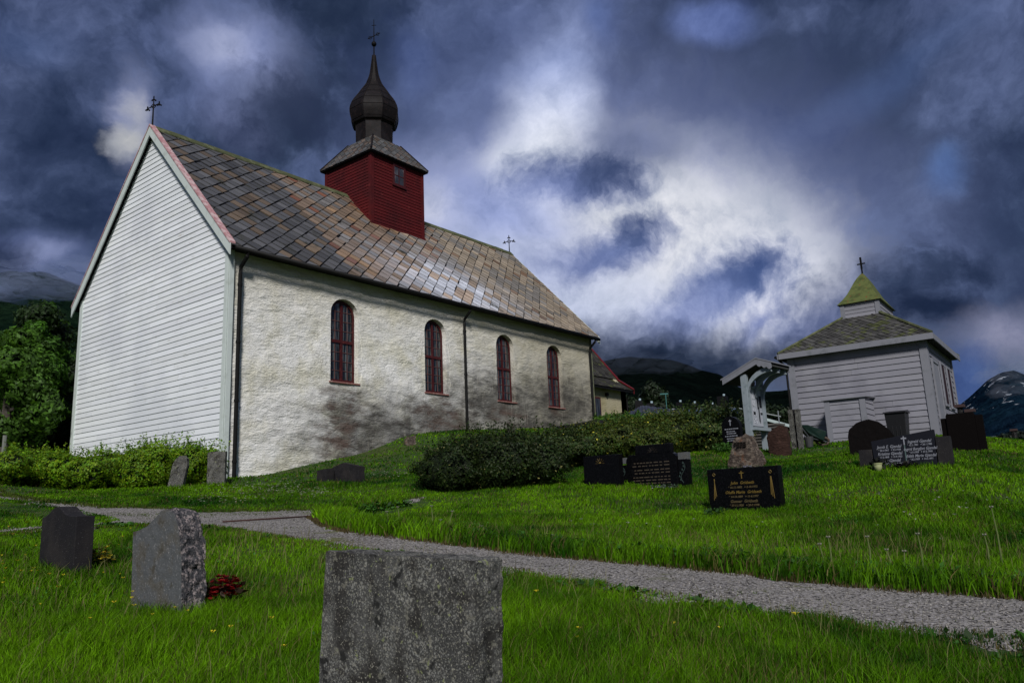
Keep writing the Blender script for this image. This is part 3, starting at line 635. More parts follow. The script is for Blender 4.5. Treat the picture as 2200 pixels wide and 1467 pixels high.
# barge boards and the faded red edge on the verge
for nm,xv in (('barge_board',XV0-.04),('barge_board',XV1+.005)):
    for sgn in (1,-1):
        def Y(y): return CH.y+ (y if sgn>0 else CW-y)
        y0=-OV-.05; P=[(Y(y0),CH.z+y0*SL-.16),(Y(CW/2),CH.z+RZ-.16-.0),(Y(CW/2),CH.z+RZ+RT+.04),(Y(y0),CH.z+y0*SL+RT+.04)]
        mb=MB(); mb.prism(P,'x',CH.x+xv,CH.x+xv+.036); bb=mb.build(nm,M_trim,church)
        if xv<0:
            mb=MB(); mb.prism([(Y(y0),CH.z+y0*SL+RT+.043),(Y(CW/2),CH.z+RZ+RT+.043),(Y(CW/2),CH.z+RZ+RT+.10),(Y(y0),CH.z+y0*SL+RT+.10)],'x',CH.x+xv-.02,CH.x+xv+.17); mb.build('edge_strip',M_pink,bb)
mb=MB(); mb.prism([(CH.y+.02,CH.z-.02),(CH.y+CW/2,CH.z+RZ-.02),(CH.y+CW-.02,CH.z-.02),(CH.y+CW+.2,CH.z-.14*1),(CH.y+CW/2,CH.z+RZ-.28),(CH.y-.2,CH.z-.28)],'x',CH.x-.16,CH.x-.125); 
# eaves: gutter + soffit shadow board
mb=MB(); yg=-OV-.11; zg=yg*SL+.12
mb.tube([cx(XV0+.1,yg,zg),cx(XV1-.1,yg,zg-.03)],.065,10); mb.build('gutter',M_gutter,church,smooth=True)
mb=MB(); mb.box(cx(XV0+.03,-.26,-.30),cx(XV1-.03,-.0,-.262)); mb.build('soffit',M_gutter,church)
def downpipe(x,zb,mat_=M_pipe,r=.05):
    mb=MB(); mb.tube([cx(x+.03,yg,zg-.03),cx(x+.02,yg+.02,zg-.17),cx(x,-.14,zg-.42),cx(x,-.12,zg-.6),cx(x,-.12,zb-CH.z)],r,10)
    for z in np.arange(zb-CH.z+.5,-1,1.6): mb.tube([cx(x,-.12,z),cx(x,-.12,z+.07)],r+.013,10)
    mb.build('downpipe',mat_,church,smooth=False)
downpipe(.22,2.2,M_gutter,.055); downpipe(9.40,3.85,M_gutter); downpipe(CL-.25,4.3,M_gutter)
mb=MB(); mb.box(cx(CL-.10,-.05,-4.6),cx(CL+.03,.03,-.3)); mb.build('corner_post',mat('mossy_grey_post',(.13,.14,.09),.8,[(4,(.2,.21,.13),.45,.65)],[(20,.01,4)]),church)
# windows
def window(xc,w_,zs,zt,rise,parent,yp,M1=M_redframe,curt=M_glass,rows=(4,4),name='window'):
    o_=arch(xc,w_,zs,zt,rise); c=(xc,(zs+zt)/2)
    def pin(p,t_): # inner outline
        return (c[0]+(p[0]-c[0])*(1-2*t_/w_),c[1]+(p[1]-c[1])*(1-2*t_/(zt-zs)))
    i_=[pin(p,.065) for p in o_]; n=len(o_); mb=MB(); ya,yb=yp,yp+.06
    V=[cx(p[0],ya,p[1]) for p in o_]+[cx(p[0],ya,p[1]) for p in i_]+[cx(p[0],yb,p[1]) for p in o_]+[cx(p[0],yb,p[1]) for p in i_]
    F=[]
    for k in range(n):
        k2=(k+1)%n; F+= [(k,k2,n+k2,n+k),(n+k,n+k2,3*n+k2,3*n+k),(k2,k,2*n+k,2*n+k2)]
    mb.add(V,F)
    fr=mb.build(name,M1,parent,bevel=.004)
    zm=(zs+zt)/2-.02
    mb=MB(); mb.box(cx(xc-.045,ya+.004,zs+.05),cx(xc+.045,yb-.004,zm-.0455)); mb.box(cx(xc-.045,ya+.004,zm+.0455),cx(xc+.045,yb-.004,zt-.05)); mb.box(cx(xc-w_/2+.05,ya-.006,zm-.045),cx(xc+w_/2-.05,yb-.006,zm+.045))
    mb.build('mullion',M1,fr)
    mb=MB(); yc=ya+.02
    for sg in (-1,1):
        xm=xc+sg*(.045+(w_/2-.065))/2
        ztop=zt-rise+rise*math.sqrt(max(0,1-((xm-xc)/(w_/2))**2))-.05
        mb.box(cx(xm-.008,yc,zs+.06),cx(xm+.008,yc+.02,zm-.046)); mb.box(cx(xm-.008,yc,zm+.046),cx(xm+.008,yc+.02,ztop))
        xa,xb=sorted((xc+sg*.046,xc+sg*(w_/2-.06)))
        for k in range(1,rows[0]): z=zs+.06+(zm-.045-zs-.06)*k/rows[0]; mb.box(cx(xa,yc-.003,z-.007),cx(xb,yc+.017,z+.007))
        for k in range(1,rows[1]):
            z=zm+.045+(zt-.05-zm-.045)*k/rows[1]
            hw=w_/2-.06 if z<zt-rise else (w_/2-.06)*math.sqrt(max(.0,1-((z-zt+rise)/(rise-.04))**2)); xo=xc+sg*hw
            if hw>.1: xa2,xb2=sorted((xc+sg*.046,xo)); mb.box(cx(xa2,yc-.003,z-.007),cx(xb2,yc+.017,z+.007))
    mb.build('glazing_bars',M_bars,fr)
    mb=MB(); mb.prism([(CH.x+p[0],CH.z+p[1]) for p in i_],'y',CH.y+ya+.035,CH.y+ya+.045); mb.build('pane',curt,fr)
    return fr
for x in WIN:
    fr=window(x,WW,WS,WT,WR,church,.15)
    mb=MB(); mb.box(cx(x-WW/2-.09,-.045,WS-.075),cx(x+WW/2+.09,.17,WS-.03)); mb.build('sill',M_pinksill,fr,bevel=.006)
# turret on the ridge
mb=MB(); zt0=CH.z+TY0*SL+RT
ty1=CW-TY0; wT=TX1-TX0; wY=ty1-TY0
mb.box(cx(TX0+.03,TY0+.03,2.6),cx(TX1-.03,ty1-.03,TZ-.01)); turret=mb.build('turret',M_dark,church)
mb=MB(); Zb=TY0*SL+.12
boards(mb,cx(TX0,TY0,0),(1,0,0),(0,0,1),(0,-1,0),[(0,Zb),(wT,Zb),(wT,TZ),(0,TZ)],.128,.02)
for X_,s_ in ((TX0,-1),(TX1,1)):
    boards(mb,cx(X_,TY0,0),(0,1,0),(0,0,1),(s_,0,0),[(0,Zb),(wY/2,Zb+wY/2*SL),(wY/2,TZ),(0,TZ)],.128,.02,v0=Zb)
    boards(mb,cx(X_,TY0,0),(0,1,0),(0,0,1),(s_,0,0),[(wY/2,Zb+wY/2*SL),(wY,Zb),(wY,TZ),(wY/2,TZ)],.128,.02,v0=Zb)
mb.build('red_boards',M_redboard,turret)
mb=MB()
for x,y,sx,sy in ((TX0,TY0,-1,-1),(TX1,TY0,1,-1),(TX0,ty1,-1,1),(TX1,ty1,1,1)):
    a=sorted((x+sx*.035,x-sx*.12)); b=sorted((y+sy*.035,y-sy*.12)); mb=MB(); mb.box(cx(a[0],b[0],Zb-.05),cx(a[1],b[1],TZ-.02)); mb.build('corner_board',M_redboard,turret)
# sill boards where the turret meets the slates
mb=MB(); mb.box(cx(TX0-.06,TY0-.07,Zb-.04),cx(TX1+.06,TY0-.022,Zb+.05))
mb.add([cx(TX0-.06,TY0-.03,Zb-.02),cx(TX0-.06,CW/2,RZ+.12),cx(TX0-.06,CW/2,RZ+.24),cx(TX0-.06,TY0-.03,Zb+.10),cx(TX0-.02,TY0-.03,Zb-.02),cx(TX0-.02,CW/2,RZ+.12),cx(TX0-.02,CW/2,RZ+.24),cx(TX0-.02,TY0-.03,Zb+.10)],[(0,1,2,3),(7,6,5,4),(3,2,6,7),(0,3,7,4)])
mb.build('foot_board',M_redboard,turret)
# turret roof (bell-cast pyramid with small slates)
TC=Vector(cx((TX0+TX1)/2,CW/2,TZ)); ov=.15; hb=wT/2+ov
ZN=16.28; rt_=.80
mb=MB(); lo=[(TC.x+sx*hb,TC.y+sy*hb,TC.z-.03) for sx,sy in((-1,-1),(1,-1),(1,1),(-1,1))]; ri=rt_*.95
tp=[(TC.x+sx*ri,TC.y+sy*ri,ZN) for sx,sy in((-1,-1),(1,-1),(1,1),(-1,1))]; lb=[(p[0],p[1],p[2]-.06) for p in lo]
mb.add(lb+lo+tp,[(0,1,2,3)[::-1],(8,9,10,11)]+[(i,(i+1)%4,4+(i+1)%4,4+i) for i in range(4)]+[(4+i,4+(i+1)%4,8+(i+1)%4,8+i) for i in range(4)])
tr=mb.build('turret_roof',M_dark,church)
mb=MB(); hgt=ZN-TC.z+.03; run=hb-ri; slp=math.hypot(hgt,run)
def tcol(u,v):
    L=random.uniform(.05,.12); g=random.random()
    return (L*1.25,L*.95,L*.75) if g<.35 else (L,L,L*.98)
for dx,dy in ((0,-1),(-1,0),(1,0),(0,1)):
    n_=Vector((dx,dy,0)); u_=Vector((-dy,dx,0)); v_=(-n_*run+Vector((0,0,hgt))).normalized(); o_=TC+n_*(hb+.01)-u_*hb+Vector((0,0,-.02))
    slates(mb,o_,u_,v_,[(0,-.03),(2*hb,-.03),(hb+ri,slp),(hb-ri,slp)],.17,tcol,.016,.006)
mb.build('slates',M_slate,tr)
mb=MB()
for sx,sy in ((-1,-1),(1,-1),(-1,1),(1,1)): mb=MB(); mb.tube([(TC.x+sx*(hb+.01),TC.y+sy*(hb+.01),TC.z),(TC.x+sx*ri,TC.y+sy*ri,ZN+.03)],.04,6); mb.build('hip_cover',M_copper,tr)
# onion dome, eight sided
def zpx(y): return float(np.interp(-y,[-523.9,-425.4,-329.2,-235.4,-143.8,-54.4,32.9],[12,14,16,18,20,22,24]))
prof_px=[(318,40),(301,40.5),(277,41),(273,46),(268,48.5),(262,50.5),(254,52.5),(246,53),(239,52),(232,49.5),(225,46),(217,40.5),(209,34.5),(200,28.5),(191,22),(184,17.5),(176,14),(168,11),(158,8.5),(146,6.8),(134,5),(120,3.2)]
prof_px=[(325,40)]+prof_px[1:]
def _cr(pts,n=3):
    o=list(pts[:3])
    for i in range(2,len(pts)-2):
        p0,p1,p2,p3=[np.array(pts[k],float) for k in (i-1,i,i+1,i+2)]
        for u in (np.arange(1,n+1)/n): o.append(tuple(.5*((2*p1)+(-p0+p2)*u+(2*p0-5*p1+4*p2-p3)*u*u+(-p0+3*p1-3*p2+p3)*u**3)))
    return o+[pts[-1]]
prof=[(r/49.8,zpx(y)) for y,r in _cr(prof_px)]
mb=MB(); mb.lathe(prof,TC.x,TC.y,8,rot=math.pi/8); dome=mb.build('onion_dome',M_copper,church)
mb=MB()
for k in range(8):
    a=2*math.pi*k/8+math.pi/8; mb.tube([(TC.x+(r+.004)*math.cos(a),TC.y+(r+.004)*math.sin(a),z) for r,z in prof[2:]],.02,5)
for r,z in (prof[2],prof[8],prof[17],prof[24],prof[31],prof[37]):
    pts=[(TC.x+(r+.003)*math.cos(2*math.pi*k/8+math.pi/8),TC.y+(r+.003)*math.sin(2*math.pi*k/8+math.pi/8),z) for k in range(9)]; mb.tube(pts,.012,4,cap=False)
mb.build('standing_seams',M_copper,dome)
def finial(x,y,z0,z1,za,arm,name,ball=None,trefoil=True,tilt=0.):
    mb=MB(); mb.tube([(x,y,z0),(x,y,z1)],[.03,.014],6); u=Vector((.55,-.80,0)).normalized()
    p0=Vector((x,y,za)); a=p0-u*arm+Vector((0,0,-tilt*arm)); b=p0+u*arm+Vector((0,0,tilt*arm)); mb.tube([a,b],.017,6)
    def ringv(c,r):
        mb.tube([c+u*r*math.cos(t_)+Vector((0,0,r*math.sin(t_))) for t_ in np.linspace(0,2*math.pi,9)],.013,5,cap=False)
    if trefoil:
        for c in (a,b,Vector((x,y,z1-.10))):
            for s in (-1,1): mb.tube([c+u*.07*s+Vector((0,0,-.07)),c,c+u*-.0+Vector((0,0,.0))],[.03,.012,.01],5)
            mb.tube([c-Vector((0,0,.07)),c+Vector((0,0,.07))],.022,5)
        for s in (-1,1): mb.tube([p0+u*arm*.45*s,p0+Vector((0,0,arm*.45))],.012,5); mb.tube([p0+u*arm*.45*s,p0-Vector((0,0,arm*.45))],.012,5)
    else:
        ringv(p0+u*arm*.6+Vector((0,0,tilt*arm*.6)),.07); ringv(p0-u*arm*.6-Vector((0,0,tilt*arm*.6)),.07)
        q=Vector((x,y,z1-.28)); mb.tube([q-u*.1,q+u*.1],.012,5)
    f=mb.build(name,M_dark,church)
    if ball:
        mb=MB(); mb.lathe([(.02,ball-.11),(.07,ball-.095),(.105,ball-.04),(.11,ball),(.105,ball+.04),(.07,ball+.095),(.02,ball+.11)],x,y,14); mb.build('ball',M_dark,f,smooth=True)
finial(TC.x,TC.y,zpx(122),zpx(43),zpx(78),.27,'finial',ball=zpx(95.5),trefoil=False,tilt=.45)
finial(CH.x-.2,CH.y+CW/2,CH.z+RZ+.1,CH.z+RZ+.22+1.02,CH.z+RZ+.88,.19,'gable_cross',tilt=.4)
finial(CH.x+CL+.1,CH.y+CW/2,CH.z+RZ+.1,CH.z+RZ+1.1,CH.z+RZ+.76,.24,'gable_cross',tilt=.1)
# turret window
a=on_y(846,357,CH.y+TY0); b=on_y(866.5,402,CH.y+TY0); x0,x1,z1,z0=a[0],b[0],a[2],b[2]-.0
yw=CH.y+TY0
mb=MB()
for lo,hi in (((x0-.09,yw-.05,z0-.10),(x0,yw-.0,z1+.10)),((x1,yw-.05,z0-.10),(x1+.09,yw-.0,z1+.10)),((x0+.001,yw-.05,z1),(x1-.001,yw,z1+.10)),((x0-.12,yw-.07,z0-.11),(x1+.12,yw,z0-.0))): mb.box(lo,hi)
xm=(x0+x1)/2; zm=(z0+z1)/2; mb.box((xm-.015,yw-.035,z0),(xm+.015,yw-.015,z1)); mb.box((x0,yw-.037,zm-.015),(x1,yw-.017,zm+.015))
tw=mb.build('turret_window',M_redframe,church); mb=MB(); mb.box((x0,yw-.024,z0),(x1,yw-.020,z1)); mb.build('pane',M_glass2,tw)

# vestry, the low east end
YV=19.6; XV=34.0; ZE=6.72; ZB=5.3
tip=at(1357,843,39.2); YC=CH.y+CW/2
vx0=CH.x+CL+.002; 
mb=MB(); mb.box((vx0,YV,3.8),(XV,YV+.6,ZE)); mb.box((XV-.5,YV,3.8),(XV-.001,2*YC-YV,ZE)); mb.box((vx0,2*YC-YV-.6,3.8),(XV-.51,2*YC-YV,ZE))
dz_=ray(1272,768); xr=XV+.2; kk=xr/dz_[0]
hv=4.15; zr=ZE+hv*.98
mb.prism([(YV,ZE),(2*YC-YV,ZE),(YC,zr-.2)],'x',XV-.3,XV-.002)
mb.build('vestry_wall',M_plaster2,church)
mb=MB(); st=YV+.55
secs=[(YV-.33,ZE-.22),(YV+.62,ZE+.42),(YC,zr),(2*YC-YV-.62,ZE+.42),(2*YC-YV+.33,ZE-.22),(2*YC-YV+.33,ZE-.10),(2*YC-YV-.62,ZE+.56),(YC,zr+.14),(YV+.62,ZE+.56),(YV-.33,ZE-.10)]
mb.prism(secs,'x',vx0,XV+.22); vr=mb.build('vestry_roof',M_dark,church)
mb=MB()
def vcol(u,v): L=random.uniform(.016,.045); return (L*1.05,L,L*.9)
a0=Vector((vx0,YV-.36,ZE-.10)); e=Vector((0,.98,.66)); slates(mb,a0,(1,0,0),e.normalized(),[(0,0),(XV+.22-vx0,0),(XV+.22-vx0,1.16),(0,1.16)],.2,vcol,.02,.006)
e=Vector((0,YC-YV-.62,zr-ZE-.42)); a0=Vector((vx0,YV+.50,ZE+.56)); slates(mb,a0,(1,0,0),e.normalized(),[(0,0),(XV+.22-vx0,0),(XV+.22-vx0,e.length+.1),(0,e.length+.1)],.2,vcol,.02,.006)
mb.build('slates',M_slated,vr)
mb=MB()
for sg in (1,-1):
    Yf=lambda y: y if sg>0 else 2*YC-y
    mb.prism([(Yf(YV-.36),ZE-.26),(Yf(YV+.62),ZE+.40),(Yf(YV+.62),ZE+.62),(Yf(YV-.36),ZE-.04)],'x',XV+.222,XV+.26)
    mb.prism([(Yf(YV+.6),ZE+.40),(Yf(YC),zr),(Yf(YC),zr+.24),(Yf(YV+.6),ZE+.66)],'x',XV+.224,XV+.262)
for sg in (1,-1):
    Yf=lambda y: y if sg>0 else 2*YC-y
    mb.prism([(Yf(YV-.38),ZE-.10+.05),(Yf(YV+.50),ZE+.50+.05),(Yf(YV+.50),ZE+.50+.11),(Yf(YV-.38),ZE-.10+.11)],'x',XV+.06,XV+.221)
    mb.prism([(Yf(YV+.50),ZE+.60),(Yf(YC),zr+.20),(Yf(YC),zr+.26),(Yf(YV+.50),ZE+.66)],'x',XV+.06,XV+.221)
mb.build('red_verge_board',mat('bright_red_verge',(.12,.010,.012),.5),vr)
a=on_y(1279,852,YV); b=on_y(1291,902,YV); mb=MB(); mb.box((a[0]-.14,YV-.02,b[2]),(b[0]+.06,YV+.05,a[2])); mb.box((a[0]-.2,YV-.07,b[2]-.12),(b[0]+.16,YV-.0,b[2]-.002))
vw=mb.build('vestry_window',M_redframe,church); mb=MB(); mb.box((a[0]-.06,YV-.03,b[2]+.08),(b[0]-.02,YV-.022,a[2]-.08)); mb.build('pane',M_glass,vw)
mb=MB(); p=on_y(1345,842,YV-.2); mb.tube([(XV-.1,YV-.35,ZE-.12),(XV-.05,YV-.07,ZE-.5),(XV-.05,YV-.07,4.4)],.04,8); mb.build('downpipe',M_gutter,church)
mb=MB(); mb.tube([(XV-1.9,YV-.12,ZE-.42),(XV-1.9,YV+.05,ZE-.42)],.09,10); mb.build('wall_lamp',M_dark,church)
# ------------------------------------------------------------ chapel
KO=Vector((26.031,4.543,2.869)); KY=-1.534; KA,KB,KH=4.089,5.254,2.9
kc,ks=math.cos(KY),math.sin(KY)
def K(x,y,z): return (KO.x+kc*x-ks*y,KO.y+ks*x+kc*y,KO.z+z)
def KT(v): return K(*v)
def kd(x,y): return (kc*x-ks*y,ks*x+kc*y,0)
chap=empty('mortuary_chapel',tuple(KO),'small grey-white boarded chapel with mossy slate hip roof and green-topped cupola','chapel')
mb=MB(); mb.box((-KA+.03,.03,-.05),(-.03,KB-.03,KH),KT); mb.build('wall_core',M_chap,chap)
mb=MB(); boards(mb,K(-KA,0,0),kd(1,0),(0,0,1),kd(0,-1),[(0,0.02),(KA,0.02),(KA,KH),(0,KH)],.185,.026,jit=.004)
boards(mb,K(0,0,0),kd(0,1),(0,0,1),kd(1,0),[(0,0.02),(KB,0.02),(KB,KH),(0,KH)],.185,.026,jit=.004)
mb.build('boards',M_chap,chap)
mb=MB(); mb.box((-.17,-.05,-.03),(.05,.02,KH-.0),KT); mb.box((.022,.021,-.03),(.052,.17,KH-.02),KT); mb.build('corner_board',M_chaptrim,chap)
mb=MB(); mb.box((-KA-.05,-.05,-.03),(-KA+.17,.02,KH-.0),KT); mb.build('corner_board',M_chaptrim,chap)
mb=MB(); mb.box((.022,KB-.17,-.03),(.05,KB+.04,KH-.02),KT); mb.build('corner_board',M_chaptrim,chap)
ko=.26; kx0,kx1,ky0,ky1=-KA-ko,ko,-ko,KB+ko; ze=KH-.02
ccx,ccy,cw,cdp=-1.967,2.561,1.184/2,2.31/2; zc0=4.178; zc1=4.678; zsp=1.261
mb=MB(); lo=[(kx0,ky0,ze),(kx1,ky0,ze),(kx1,ky1,ze),(kx0,ky1,ze)]; hi=[(a,b,ze+.10) for a,b,_ in lo]
tp=[(ccx-cw,ccy-cdp,zc0),(ccx+cw,ccy-cdp,zc0),(ccx+cw,ccy+cdp,zc0),(ccx-cw,ccy+cdp,zc0)]
mb.add(lo+hi+tp,[(3,2,1,0),(8,9,10,11)]+[(i,(i+1)%4,4+(i+1)%4,4+i) for i in range(4)]+[(4+i,4+(i+1)%4,8+(i+1)%4,8+i) for i in range(4)],KT)
kr=mb.build('roof',M_dark,chap)
mb=MB()
for a,b in ((0,1),(1,2),(2,3),(3,0)):
    pa,pb=Vector(K(lo[a][0],lo[a][1],ze+.115)),Vector(K(lo[b][0],lo[b][1],ze+.115)); ta,tb=Vector(K(*tp[a])),Vector(K(*tp[b]))
    u=(pb-pa).normalized(); L=(pb-pa).length; v=(ta-pa); v-=u*v.dot(u); 
    h_=v.length; v.normalize()
    def mc(u_,v_):
        L_=random.uniform(.035,.085); m_=noise.noise(Vector((u_*.9,v_*.9,a)))+.25+u_*.06
        return (L_*1.15,L_*1.3,L_*.55) if random.random()<m_-.35 else (L_,L_*.98,L_*.95)
    slates(mb,pa-v*.02,u,v,[(-.01,0),(L+.01,0),((tb-pa).dot(u),h_+.02),((ta-pa).dot(u),h_+.02)],.15,mc,.022,.006)
mb.build('slates',M_slated,kr)
mb=MB()
for i in range(4): mb=MB(); mb.tube([(hi[i][0],hi[i][1],hi[i][2]+.04),(tp[i][0],tp[i][1],tp[i][2]+.04)],.05,6,KT); mb.build('hip_cap',M_moss,kr)
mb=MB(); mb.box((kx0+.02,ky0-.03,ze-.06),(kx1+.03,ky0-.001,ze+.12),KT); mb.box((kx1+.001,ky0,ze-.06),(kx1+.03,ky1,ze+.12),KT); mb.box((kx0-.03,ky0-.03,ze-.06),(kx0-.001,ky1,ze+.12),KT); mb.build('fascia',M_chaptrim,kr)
mb=MB(); mb.tube([(kx0-.08,ky0-.02,ze+.02),(kx0-.08,ky1,ze+.0)],.05,8,KT); mb.tube([(kx0-.08,-.1,ze),(-KA-.10,-.08,ze-.28),(-KA-.10,-.05,ze-.5),(-KA-.10,-.05,-.1)],.035,8,KT); mb.build('gutter',M_gutter,chap)
# cupola
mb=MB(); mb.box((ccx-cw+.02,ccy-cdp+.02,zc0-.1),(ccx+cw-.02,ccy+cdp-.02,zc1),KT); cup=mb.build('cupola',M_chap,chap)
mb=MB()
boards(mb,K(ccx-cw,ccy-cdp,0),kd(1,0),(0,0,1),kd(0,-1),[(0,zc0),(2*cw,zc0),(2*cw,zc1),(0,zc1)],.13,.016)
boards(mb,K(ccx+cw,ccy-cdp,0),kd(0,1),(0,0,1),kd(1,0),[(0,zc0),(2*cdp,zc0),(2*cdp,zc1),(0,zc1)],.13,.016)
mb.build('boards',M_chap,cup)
mb=MB()
for x in (ccx-cw,ccx+cw): 
    s_=1 if x>ccx else -1; a=sorted((x+s_*.03,x-s_*.11)); mb=MB(); mb.box((a[0],ccy-cdp-.032,zc0-.02),(a[1],ccy-cdp+.0,zc1),KT); mb.build('corner_board',M_chaptrim,cup)
mb=MB(); mb.box((ccx+cw+.001,ccy-cdp+.001,zc0-.02),(ccx+cw+.03,ccy-cdp+.1,zc1),KT)
mb.build('corner_board',M_chaptrim,cup)
mb=MB(); pr_=[(1.0,0),(.97,.03),(.80,.20),(.62,.42),(.47,.66),(.34,.88),(.22,1.05),(.10,1.19),(.02,zsp)]
bw,bd=cw+.10,cdp+.10; V=[]
for f_,z in pr_: 
    V+= [(ccx+sx*bw*f_,ccy+sy*(bd*f_),zc1+z-.02) for sx,sy in((-1,-1),(0,-1.0),(1,-1),(1.0,0),(1,1),(0,1.0),(-1,1),(-1.0,0))]
F=[(i*8+k,i*8+(k+1)%8,(i+1)*8+(k+1)%8,(i+1)*8+k) for i in range(len(pr_)-1) for k in range(8)]+[tuple(range(8))[::-1]]
mb.add(V,F,KT); mb.build('cupola_roof',M_greenmetal,chap)
p=K(ccx,ccy,zc1+zsp-.05); mb=MB(); mb.tube([p,(p[0],p[1],p[2]+.62)],[.03,.02],6); mb.box((p[0]-.02,p[1]-.13,p[2]+.36),(p[0]+.02,p[1]+.13,p[2]+.40)); mb.box((p[0]-.022,p[1]-.03,p[2]+.2),(p[0]+.022,p[1]+.03,p[2]+.62)); mb.build('roof_cross',M_dark,chap)
# south side windows (red) and white door
for y0 in (2.25,3.55):
    mb=MB(); 
    for a,b,c,d in ((y0-.08,y0,1.0,2.45),(y0+.62,y0+.70,1.0,2.45),(y0,y0+.62,2.37,2.45),(y0,y0+.62,1.0,1.08)): mb.box((.03,a,c),(.075,b,d),KT)
    wn=mb.build('window',M_chaptrim,chap)
    mb=MB(); mb.box((.03,y0+.001,1.081),(.06,y0+.619,2.369),KT); mb.build('shutter',mat('dark_red_brown_shutter',(.022,.006,.006),.6),wn)
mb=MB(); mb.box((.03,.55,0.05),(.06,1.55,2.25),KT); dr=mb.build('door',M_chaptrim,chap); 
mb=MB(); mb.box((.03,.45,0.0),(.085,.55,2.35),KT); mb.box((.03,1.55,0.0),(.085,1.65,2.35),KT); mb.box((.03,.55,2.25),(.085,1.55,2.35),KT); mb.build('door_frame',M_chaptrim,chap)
for i,x in enumerate((-.15,-KA+.2)):
    mb=MB(); mb.box((x-.15,-.02,-.45),(x+.15,.3,-.05),KT); mb.build('footing_stone',M_rock,chap)
mb=MB(); mb.box((-.1,.2,-.5),(.02,KB,-.06),KT); mb.build('plinth',M_black_rough,chap)

# white boarded cabinet against the chapel
def kplane(px,py,yl):   # point on the plane y_local=yl
    n=Vector(kd(0,1)); p0=Vector(K(0,yl,0)); d=Vector(ray(px,py)); D=n.dot(p0-CAM)/n.dot(d); P=CAM+d*D
    q=P-KO; return (kc*q.x+ks*q.y, -ks*q.x+kc*q.y, q.z)
yl=-1.25
a=kplane(1773,862,yl); b=kplane(1855,855,yl); c=kplane(1777,952,yl)
x0,x1,z0,z1=a[0],b[0],-.36,(a[2]+b[2])/2+.02
cab=empty('storage_cabinet',K((x0+x1)/2,yl+.4,z0),'low white boarded cabinet with sloping lid standing against the chapel wall','cabinet')
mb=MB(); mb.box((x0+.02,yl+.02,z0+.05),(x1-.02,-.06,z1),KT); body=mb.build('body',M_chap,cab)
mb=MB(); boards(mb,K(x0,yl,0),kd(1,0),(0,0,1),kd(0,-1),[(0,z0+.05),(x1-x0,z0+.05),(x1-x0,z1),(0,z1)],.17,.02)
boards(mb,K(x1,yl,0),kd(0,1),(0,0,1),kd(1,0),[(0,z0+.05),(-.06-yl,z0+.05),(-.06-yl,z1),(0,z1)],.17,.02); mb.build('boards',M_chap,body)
for xa in (x0-.04,x1-.12):
    mb=MB(); mb.box((xa,yl-.045,z0),(xa+.16,yl+.01,z1-.01),KT); mb.build('post',M_chaptrim,cab)
mb=MB(); mb.add([(x0-.1,yl-.1,z1),(x1+.1,yl-.1,z1),(x1+.1,-.04,z1+.08),(x0-.1,-.04,z1+.08),(x0-.1,yl-.1,z1+.03),(x1+.1,yl-.1,z1+.03),(x1+.1,-.04,z1+.11),(x0-.1,-.04,z1+.11)],[(3,2,1,0),(4,5,6,7),(0,1,5,4),(1,2,6,5),(2,3,7,6),(3,0,4,7)],KT); mb.build('lid',M_chaptrim,cab)
# wheelie bin
yl=-1.55; a=kplane(1898,880,yl); b=kplane(1942,876,yl); x0,x1=a[0],b[0]; zb=-.42; zt=zb+1.03
bn=empty('wheelie_bin',K((x0+x1)/2,yl+.3,zb),'black wheeled rubbish bin with closed lid beside the white cabinet','bin')
mb=MB(); f=[(x0+.06,yl+.06,zb+.03),(x1-.06,yl+.06,zb+.03),(x1-.06,yl+.5,zb+.03),(x0+.06,yl+.5,zb+.03),(x0,yl,zt),(x1,yl,zt),(x1,yl+.62,zt),(x0,yl+.62,zt)]
mb.add(f,[(3,2,1,0),(4,5,6,7),(0,1,5,4),(1,2,6,5),(2,3,7,6),(3,0,4,7)],KT)
for k in range(1,4): xx=x0+.06+(x1-x0-.12)*k/4; mb.box((xx-.012,yl+.02,zb+.1),(xx+.012,yl+.05,zt-.12),KT)
mb.build('body',M_blackplastic,bn,bevel=.015)
mb=MB(); mb.add([(x0-.04,yl-.05,zt+.003),(x1+.04,yl-.05,zt+.003),(x1+.04,yl+.66,zt+.003),(x0-.04,yl+.66,zt+.003),(x0-.03,yl-.03,zt+.04),(x1+.03,yl-.03,zt+.04),(x1+.0,yl+.6,zt+.11),(x0,yl+.6,zt+.11)],[(3,2,1,0),(4,5,6,7),(0,1,5,4),(1,2,6,5),(2,3,7,6),(3,0,4,7)],KT); mb.build('lid',M_blackplastic,bn,bevel=.012)
mb=MB(); mb.tube([(x0+.05,yl+.72,zt-.02),(x1-.05,yl+.72,zt-.02)],.018,8,KT); mb.tube([(x0+.05,yl+.72,zt-.02),(x0+.05,yl+.6,zt-.02)],.018,8,KT); mb.tube([(x1-.05,yl+.72,zt-.02),(x1-.05,yl+.6,zt-.02)],.018,8,KT); mb.build('handle',M_blackplastic,bn)
for xx in (x0+.0,x1-.05):
    mb=MB(); mb.tube([(xx,yl+.52,zb+.1),(xx+.05,yl+.52,zb+.1)],.1,14,KT); mb.build('wheel',M_blackplastic,bn)

